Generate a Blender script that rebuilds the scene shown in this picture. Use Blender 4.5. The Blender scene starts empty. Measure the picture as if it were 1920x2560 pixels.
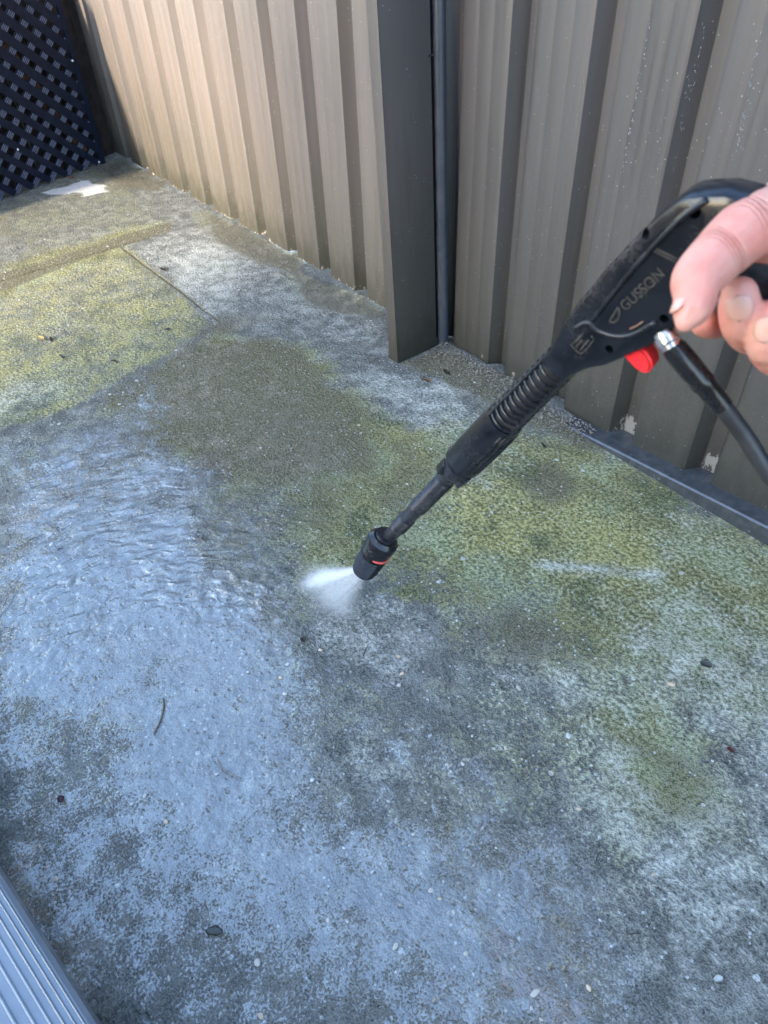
import bpy, bmesh, math, random
import numpy as np
from mathutils import Vector, Matrix
random.seed(7); rng = np.random.default_rng(7)
scene = bpy.context.scene
col = scene.collection

# ------------------------------------------------------------------ camera
YAW, PIT, ROLL = -0.9462, 0.7448, -0.0491
CAM = Vector((0.0, -0.8815, 0.75)); FPX = 1814.4
W_ = Vector((math.sin(YAW)*math.cos(PIT), math.cos(YAW)*math.cos(PIT), -math.sin(PIT)))
r0 = Vector((math.cos(YAW), -math.sin(YAW), 0)); u0 = r0.cross(W_)
R_ = r0*math.cos(ROLL)+u0*math.sin(ROLL); U_ = -r0*math.sin(ROLL)+u0*math.cos(ROLL)
cd = bpy.data.cameras.new('camera'); cam = bpy.data.objects.new('camera', cd); col.objects.link(cam)
m = Matrix.Identity(4)
for i in range(3):
    m[i][0] = R_[i]; m[i][1] = U_[i]; m[i][2] = -W_[i]; m[i][3] = CAM[i]
cam.matrix_world = m
cd.sensor_fit = 'VERTICAL'; cd.sensor_height = 36.0; cd.sensor_width = 27.0
cd.lens = FPX/2560*36; cd.clip_start = 0.02; cd.clip_end = 400
cd.dof.use_dof = True; cd.dof.focus_distance = 0.95; cd.dof.aperture_fstop = 10.5
scene.camera = cam

# ------------------------------------------------------------------ light
SUN_AZ = math.radians(170); SUN_EL = math.radians(22)
world = bpy.data.worlds.new('World'); scene.world = world; world.use_nodes = True
wn = world.node_tree; sky = wn.nodes.new('ShaderNodeTexSky'); sky.sky_type = 'NISHITA'
sky.sun_disc = False; sky.sun_elevation = SUN_EL; sky.sun_rotation = SUN_AZ; sky.dust_density = 1.0; sky.ozone_density = 1.6
bg = wn.nodes['Background']; wn.links.new(sky.outputs[0], bg.inputs[0]); bg.inputs[1].default_value = 0.15
sl = bpy.data.lights.new('sun', 'SUN'); sun = bpy.data.objects.new('sun', sl); col.objects.link(sun)
sl.energy = 1.6; sl.angle = math.radians(3.0); sl.color = (1.0, 0.87, 0.70)
sd = Vector((math.sin(SUN_AZ)*math.cos(SUN_EL), math.cos(SUN_AZ)*math.cos(SUN_EL), math.sin(SUN_EL)))
sun.rotation_euler = (-sd).to_track_quat('-Z', 'Y').to_euler()
vs = scene.view_settings; vs.view_transform = 'Standard'; vs.look = 'None'; vs.exposure = 3.25; vs.gamma = 1; vs.use_curve_mapping = False
scene.render.engine = 'CYCLES'
scene.cycles.volume_bounces = 6; scene.cycles.max_bounces = 14; scene.cycles.transparent_max_bounces = 12

# ------------------------------------------------------------------ helpers
def ray(x, y): return W_ + R_*((x-960)/FPX) - U_*((y-1280)/FPX)
def G(x, y, z=0.0):
    d = ray(x, y); return CAM + d*((z-CAM.z)/d.z)
def FY(x, y, yy=0.0):
    d = ray(x, y); return CAM + d*((yy-CAM.y)/d.y)
def D(x, y, z): return CAM + ray(x, y)*z

def link(o, parent=None):
    col.objects.link(o)
    if parent is not None: o.parent = parent
    return o
def tag(o, label=None, cat=None, group=None, kind=None):
    if label: o['label'] = label
    if cat: o['category'] = cat
    if group: o['group'] = group
    if kind: o['kind'] = kind
    return o
def empty(name, loc, rot=None):
    o = bpy.data.objects.new(name, None); o.empty_display_size = 0.02
    o.location = loc
    if rot is not None: o.rotation_euler = rot
    return link(o)
def obj(name, bm, mat, parent=None, smooth=False, auto=None):
    """mesh given in world coordinates; children are kept in the parent's frame"""
    me = bpy.data.meshes.new(name)
    if parent is not None:
        pm = Matrix.LocRotScale(parent.location, parent.rotation_euler, None) if parent.parent is None else Matrix.Translation(world_loc(parent))
        bm.transform(pm.inverted())
    bm.normal_update(); bm.to_mesh(me); bm.free()
    if mat: me.materials.append(mat)
    o = link(bpy.data.objects.new(name, me), parent)
    if smooth or auto:
        for p in me.polygons: p.use_smooth = True
        if auto: me.set_sharp_from_angle(angle=math.radians(auto))
    return o
def world_loc(o):
    v = Vector((0, 0, 0)); p = o
    M = Matrix.Identity(4)
    while p is not None:
        M = Matrix.LocRotScale(p.location, p.rotation_euler, None) @ M; p = p.parent
    return M.translation
def add_box(bm, c, sx, sy, sz, rot=None, bevel=0.0, seg=2):
    M = Matrix.Translation(c) @ (rot.to_4x4() if rot is not None else Matrix.Identity(4)) @ Matrix.Diagonal((sx, sy, sz, 1))
    r = bmesh.ops.create_cube(bm, size=1.0, matrix=M)
    if bevel:
        es = list({e for v in r['verts'] for e in v.link_edges})
        bmesh.ops.bevel(bm, geom=es, offset=bevel, segments=seg, affect='EDGES', profile=0.5)
def frame(d, hint=Vector((0, 0, 1))):
    d = d.normalized()
    x = hint.cross(d)
    if x.length < 1e-4: x = Vector((1, 0, 0)).cross(d)
    x.normalize(); y = d.cross(x); return x, y, d
def add_lathe(bm, p0, d, prof, n=32, hint=Vector((0, 0, 1)), cap=True, sx=1.0, sy=1.0):
    """prof: list of (t, r) along d from p0"""
    x, y, d = frame(d, hint); rings = []
    for t, r in prof:
        rings.append([bm.verts.new(p0 + d*t + x*(math.cos(2*math.pi*k/n)*r*sx) + y*(math.sin(2*math.pi*k/n)*r*sy)) for k in range(n)])
    for a, b in zip(rings, rings[1:]):
        for k in range(n): bm.faces.new((a[k], a[(k+1) % n], b[(k+1) % n], b[k]))
    if cap:
        bm.faces.new(list(reversed(rings[0]))); bm.faces.new(rings[-1])
def add_tube(bm, pts, rads, n=16, cap=True, ball=False):
    pts = [Vector(p) for p in pts]; rings = []
    x = None
    for i, p in enumerate(pts):
        t = (pts[min(i+1, len(pts)-1)] - pts[max(i-1, 0)]).normalized()
        if x is None: x, y, _ = frame(t)
        else:
            x = (x - t*x.dot(t)).normalized()
        y = t.cross(x); r = rads[i] if hasattr(rads, '__len__') else rads
        rings.append([bm.verts.new(p + x*(math.cos(2*math.pi*k/n)*r) + y*(math.sin(2*math.pi*k/n)*r)) for k in range(n)])
    for a, b in zip(rings, rings[1:]):
        for k in range(n): bm.faces.new((a[k], a[(k+1) % n], b[(k+1) % n], b[k]))
    if cap:
        bm.faces.new(list(reversed(rings[0]))); bm.faces.new(rings[-1])
def spline(pts, n=8):
    pts = [Vector(p) for p in pts]; P = [pts[0]*2-pts[1]] + pts + [pts[-1]*2-pts[-2]]; out = []
    for i in range(1, len(P)-2):
        for k in range(n):
            t = k/n; a, b, c, d = P[i-1], P[i], P[i+1], P[i+2]
            out.append(0.5*((2*b)+(c-a)*t+(2*a-5*b+4*c-d)*t*t+(3*b-a-3*c+d)*t**3))
    out.append(P[-2]); return out

# ------------------------------------------------------------------ node builder
class NB:
    def __init__(s, name):
        s.mat = bpy.data.materials.new(name); s.mat.use_nodes = True; s.t = s.mat.node_tree
        s.b = s.t.nodes['Principled BSDF']; s.out = s.t.nodes['Material Output']
    def put(s, sock, v):
        if isinstance(v, bpy.types.NodeSocket): s.t.links.new(v, sock)
        elif isinstance(v, (tuple, list)) and len(v) == 3 and sock.type == 'RGBA': sock.default_value = (*v, 1)
        else: sock.default_value = v
    def n(s, ty, props={}, **ins):
        nd = s.t.nodes.new(ty)
        for k, v in props.items(): setattr(nd, k, v)
        for k, v in ins.items():
            key = int(k[1:]) if k[0] == '_' else k.replace('_', ' ')
            s.put(nd.inputs[key], v)
        return nd
    def math(s, op, a, b=0.0, c=0.0, clamp=False):
        nd = s.t.nodes.new('ShaderNodeMath'); nd.operation = op; nd.use_clamp = clamp
        s.put(nd.inputs[0], a); s.put(nd.inputs[1], b); s.put(nd.inputs[2], c); return nd.outputs[0]
    def add(s, *a):
        r = a[0]
        for x in a[1:]: r = s.math('ADD', r, x)
        return r
    def mul(s, *a):
        r = a[0]
        for x in a[1:]: r = s.math('MULTIPLY', r, x)
        return r
    def sub(s, a, b): return s.math('SUBTRACT', a, b)
    def ss(s, v, lo, hi, a=0.0, b=1.0):
        nd = s.t.nodes.new('ShaderNodeMapRange'); nd.interpolation_type = 'SMOOTHSTEP'
        s.put(nd.inputs[0], v); s.put(nd.inputs[1], lo); s.put(nd.inputs[2], hi); s.put(nd.inputs[3], a); s.put(nd.inputs[4], b); return nd.outputs[0]
    def mix(s, f, a, b, bt='MIX'):
        nd = s.t.nodes.new('ShaderNodeMix'); nd.data_type = 'RGBA'; nd.blend_type = bt
        s.put(nd.inputs[0], f); s.put(nd.inputs[6], a); s.put(nd.inputs[7], b); return nd.outputs[2]
    def pos(s): return s.n('ShaderNodeNewGeometry').outputs['Position']
    def objc(s): return s.n('ShaderNodeTexCoord').outputs['Object']
    def mapv(s, v, scale=(1, 1, 1), rot=(0, 0, 0), loc=(0, 0, 0)):
        nd = s.n('ShaderNodeMapping'); s.put(nd.inputs[0], v); nd.inputs[1].default_value = loc; nd.inputs[2].default_value = rot; nd.inputs[3].default_value = scale; return nd.outputs[0]
    def noise(s, v, sc, det=2.0, ro=0.5, dist=0.0):
        nd = s.n('ShaderNodeTexNoise'); s.put(nd.inputs['Vector'], v); nd.inputs['Scale'].default_value = sc
        nd.inputs['Detail'].default_value = det; nd.inputs['Roughness'].default_value = ro; nd.inputs['Distortion'].default_value = dist; return nd.outputs[0]
    def vor(s, v, sc, feat='F1'):
        nd = s.n('ShaderNodeTexVoronoi', {'feature': feat}); s.put(nd.inputs['Vector'], v); nd.inputs['Scale'].default_value = sc; return nd
    def attr(s, nm): return s.n('ShaderNodeAttribute', {'attribute_name': nm}).outputs['Fac']
    def bump(s, h, st=0.5, dist=0.001, nrm=None):
        nd = s.n('ShaderNodeBump'); s.put(nd.inputs['Strength'], st); nd.inputs['Distance'].default_value = dist; s.put(nd.inputs['Height'], h)
        if nrm is not None: s.put(nd.inputs['Normal'], nrm)
        return nd.outputs[0]
    def fin(s, color=None, rough=None, bump=None, spec=None, **kw):
        if color is not None: s.put(s.b.inputs['Base Color'], color)
        if rough is not None: s.put(s.b.inputs['Roughness'], rough)
        if bump is not None: s.put(s.b.inputs['Normal'], bump)
        if spec is not None: s.put(s.b.inputs['Specular IOR Level'], spec)
        for k, v in kw.items(): s.put(s.b.inputs[k.replace('_', ' ')], v)
        return s.mat
def simple(name, c1, c2, rough=0.5, sc=60, spec=0.5, bump=0.2, bd=0.0005, **kw):
    b = NB(name); v = b.pos(); n = b.noise(v, sc, 4, 0.6)
    r2 = b.ss(b.noise(v, sc*0.4, 3), 0.3, 0.7, max(rough-0.1, 0.02), min(rough+0.12, 1))
    return b.fin(b.mix(b.ss(n, 0.3, 0.7), c1, c2), r2, b.bump(n, bump, bd), spec, **kw)

# ------------------------------------------------------------------ ground materials
def concrete_material():
    b = NB('wet_mossy_concrete'); v = b.pos()
    nL = b.noise(v, 5, 3, 0.55); nM = b.noise(v, 32, 5, 0.65, 0.4); nF = b.noise(v, 190, 3, 0.6); nX = b.noise(v, 520, 2)
    A, Yl, P, Wt, Br, Rp = [b.attr(k) for k in ('algae', 'yellow', 'pale', 'wet', 'brown', 'ripple')]
    mL = b.mul(b.sub(nL, 0.5), 0.7); mM = b.mul(b.sub(nM, 0.5), 1.2); mF = b.mul(b.sub(nF, 0.5), 2.4)
    def brk(a, lo=0.3, hi=0.75, kM=1.0, kF=0.8, kL=0.6):
        gate = b.ss(a, 0.0, 0.12)
        return b.mul(b.ss(b.add(a, b.mul(mM, kM), b.mul(mF, kF), b.mul(mL, kL)), lo, hi), gate)
    base = b.mix(b.ss(nM, 0.35, 0.65), (0.120, 0.120, 0.102), (0.205, 0.203, 0.180))
    base = b.mix(b.ss(nL, 0.4, 0.65, 0, 0.5), base, (0.15, 0.152, 0.13))
    al = b.mix(b.ss(nF, 0.35, 0.65), (0.085, 0.080, 0.024), (0.215, 0.20, 0.078))
    al = b.mix(b.ss(b.add(Yl, b.mul(mM, 0.6), b.mul(mF, 0.4)), 0.2, 0.8), al, b.mix(b.ss(nF, 0.35, 0.65), (0.17, 0.152, 0.036), (0.335, 0.30, 0.105)))
    nB = b.noise(b.mapv(v, (1, 1, 1), (0, 0, 0), (3.1, 7.7, 0)), 11, 4, 0.6, 0.5)
    al = b.mix(b.mul(b.ss(nB, 0.47, 0.60, 0, 0.75), b.ss(Yl, 0.1, 0.6, 1.0, 0.25)), al, b.mix(b.ss(nF, 0.38, 0.62), (0.13, 0.145, 0.060), (0.29, 0.31, 0.175)))
    al = b.mix(b.ss(nB, 0.46, 0.34, 0, 0.8), al, b.mix(b.ss(nF, 0.35, 0.65), (0.035, 0.045, 0.012), (0.11, 0.115, 0.04)))
    sl_ = b.mix(b.ss(b.noise(v, 24, 4, 0.7, 0.8), 0.48, 0.62), (0.62, 0.62, 0.62), (1.0, 1.0, 1.0)); base = b.mix(1.0, base, sl_, 'MULTIPLY')
    c = b.mix(b.mul(brk(A, 0.17, 0.9, 1.1, 0.7, 1.0), 0.9), base, al)
    c = b.mix(b.mul(brk(P, 0.12, 1.05, 0.75, 0.55, 0.7), 0.9), c, b.mix(b.ss(nM, 0.35, 0.65), (0.235, 0.24, 0.20), (0.40, 0.40, 0.345)))
    c = b.mix(b.ss(P, 0.85, 1.05), c, b.mix(nF, (0.46, 0.445, 0.41), (0.58, 0.565, 0.54)))
    c = b.mix(b.mul(brk(Br, 0.25, 0.8, 0.5, 0.5, 0.4), 0.85), c, b.mix(nF, (0.052, 0.045, 0.022), (0.125, 0.108, 0.066)))
    # aggregate: pale grains, dark grains and pits
    vo = b.vor(v, 210); rnd = b.n('ShaderNodeSeparateColor', _0=vo.outputs['Color'])
    dist = vo.outputs['Distance']
    grain = b.mul(b.math('LESS_THAN', dist, 0.33), b.math('GREATER_THAN', rnd.outputs[0], 0.93))
    pit = b.mul(b.ss(b.add(dist, b.mul(b.sub(nX, 0.5), 0.7)), 0.2, 0.3, 1.0, 0.0), b.math('LESS_THAN', rnd.outputs[0], 0.09), b.ss(rnd.outputs[1], 0.1, 0.9))
    vo2 = b.vor(v, 90); rnd2 = b.n('ShaderNodeSeparateColor', _0=vo2.outputs['Color'])
    grain2 = b.mul(b.math('LESS_THAN', vo2.outputs['Distance'], b.ss(rnd2.outputs[1], 0, 1, 0.1, 0.3)), b.math('GREATER_THAN', rnd2.outputs[0], 0.955))
    c = b.mix(b.mul(grain, 0.55), c, (0.48, 0.49, 0.48))
    c = b.mix(b.mul(grain2, 0.8), c, b.mix(rnd2.outputs[2], (0.36, 0.31, 0.24), (0.44, 0.44, 0.42)))
    c = b.mix(b.mul(pit, 0.85), c, (0.03, 0.03, 0.027))
    c = b.mix(b.ss(nX, 0.4, 0.62, 0.0, 0.30), c, b.mix(nF, (0.10, 0.10, 0.095), (0.16, 0.16, 0.15)))
    tex = b.add(b.ss(nF, 0.30, 0.70, 0.74, 1.05), b.ss(nX, 0.34, 0.66, 0.0, 0.62))
    c = b.mix(1.0, c, b.n('ShaderNodeCombineColor', _0=tex, _1=tex, _2=tex).outputs[0], 'MULTIPLY')
    # water film
    nW = b.add(b.mul(b.noise(v, 34, 3, 0.6, 0.3), 0.34), b.mul(b.noise(v, 130, 3, 0.65, 0.0), 0.22), b.mul(b.noise(v, 380, 2, 0.6), 0.44)); nWl = b.noise(v, 9, 3, 0.5)
    film = b.ss(b.add(Wt, b.mul(b.sub(nW, 0.5), 4.2), b.mul(b.sub(nWl, 0.5), 0.9)), 0.15, 0.80)
    film = b.mul(film, b.ss(Wt, 0.05, 0.25))
    damp = b.ss(Wt, 0.1, 0.6)
    c = b.mix(b.mul(damp, 0.62), c, b.mix(1.0, c, (0.50, 0.50, 0.44), 'MULTIPLY'))
    c = b.mix(b.mul(film, b.sub(1.0, b.mul(A, 0.75)), 0.10), c, (0.36, 0.38, 0.39))
    rough = b.add(b.mul(b.sub(1.0, film), b.ss(damp, 0, 1, 0.9, 0.22)), b.mul(film, 0.10))
    # ripples running off from the jet
    imp = G(420, 1760)
    off = b.n('ShaderNodeVectorMath', {'operation': 'SUBTRACT'}, _0=v); off.inputs[1].default_value = imp
    ox, oy, oz = b.n('ShaderNodeSeparateXYZ', _0=off.outputs[0]).outputs
    rad = b.math('SQRT', b.add(b.mul(ox, ox), b.mul(oy, oy)))
    cmb = b.n('ShaderNodeCombineXYZ', _0=b.add(b.mul(rad, 66), b.mul(b.noise(v, 11, 2), 3.0)), _1=b.mul(b.math('ARCTAN2', oy, ox), 8.0), _2=b.mul(b.noise(v, 22, 1), 1.6))
    Rp = b.mul(Rp, b.ss(rad, 0.07, 0.2))
    wv = b.noise(cmb.outputs[0], 1.0, 1.2, 0.45, 0.3)
    grainh = b.add(b.mul(nF, 1.2), b.mul(nX, 0.7), b.mul(nM, 0.5), b.mul(grain2, 0.5), b.mul(pit, -0.8))
    dm = b.vor(v, 120); dr = b.n('ShaderNodeSeparateColor', _0=dm.outputs['Color']).outputs[1]
    dimple = b.mul(b.ss(b.add(dm.outputs['Distance'], b.mul(b.sub(nF, 0.5), 0.6)), 0.10, 0.36, 1.0, 0.0), b.ss(dr, 0.5, 0.9), b.ss(nWl, 0.35, 0.6, 0.25, 1.0))
    c = b.mix(b.mul(dimple, film, 0.35), c, (0.07, 0.075, 0.055))
    h1 = b.add(b.mul(dimple, film, -1.1), b.mul(grainh, b.ss(film, 0, 1, 1.15, 0.30)), b.mul(film, 0.6))
    und = b.add(b.mul(b.noise(v, 26, 2, 0.5), 1.5), b.mul(b.noise(v, 62, 2, 0.5), 0.9))
    h = b.add(h1, b.mul(wv, Rp, 5.5), b.mul(und, b.ss(Wt, 0.1, 0.5)))
    return b.fin(c, rough, b.bump(h, 1.0, 0.0034), b.add(b.mul(b.sub(1.0, film), b.ss(damp, 0, 1, 0.06, 0.55)), film), IOR=1.5, Coat_Weight=b.mul(film, 0.9), Coat_Roughness=0.06, Coat_IOR=1.7)
M_conc = concrete_material()

# masks: polygons given by the ground points they cover
def inpoly(px, py, poly):
    ins = np.zeros(px.shape, bool); dmin = np.full(px.shape, 1e9)
    n = len(poly)
    for i in range(n):
        x1, y1 = poly[i]; x2, y2 = poly[(i+1) % n]
        cond = ((y1 > py) != (y2 > py)) & (px < (x2-x1)*(py-y1)/((y2-y1) if y2 != y1 else 1e-12)+x1)
        ins ^= cond
        ex, ey = x2-x1, y2-y1; t = np.clip(((px-x1)*ex+(py-y1)*ey)/(ex*ex+ey*ey+1e-12), 0, 1)
        dmin = np.minimum(dmin, np.hypot(px-x1-t*ex, py-y1-t*ey))
    return np.where(ins, dmin, -dmin)
def vnoise(x, y, f, seed):
    g = np.random.default_rng(seed).random((64, 64)); X = x*f; Yy = y*f
    i = np.floor(X).astype(int); j = np.floor(Yy).astype(int); a = X-i; c = Yy-j; a = a*a*(3-2*a); c = c*c*(3-2*c)
    q = lambda ii, jj: g[ii % 64, jj % 64]
    return (q(i, j)*(1-a)+q(i+1, j)*a)*(1-c)+(q(i, j+1)*(1-a)+q(i+1, j+1)*a)*c - 0.5
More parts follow.
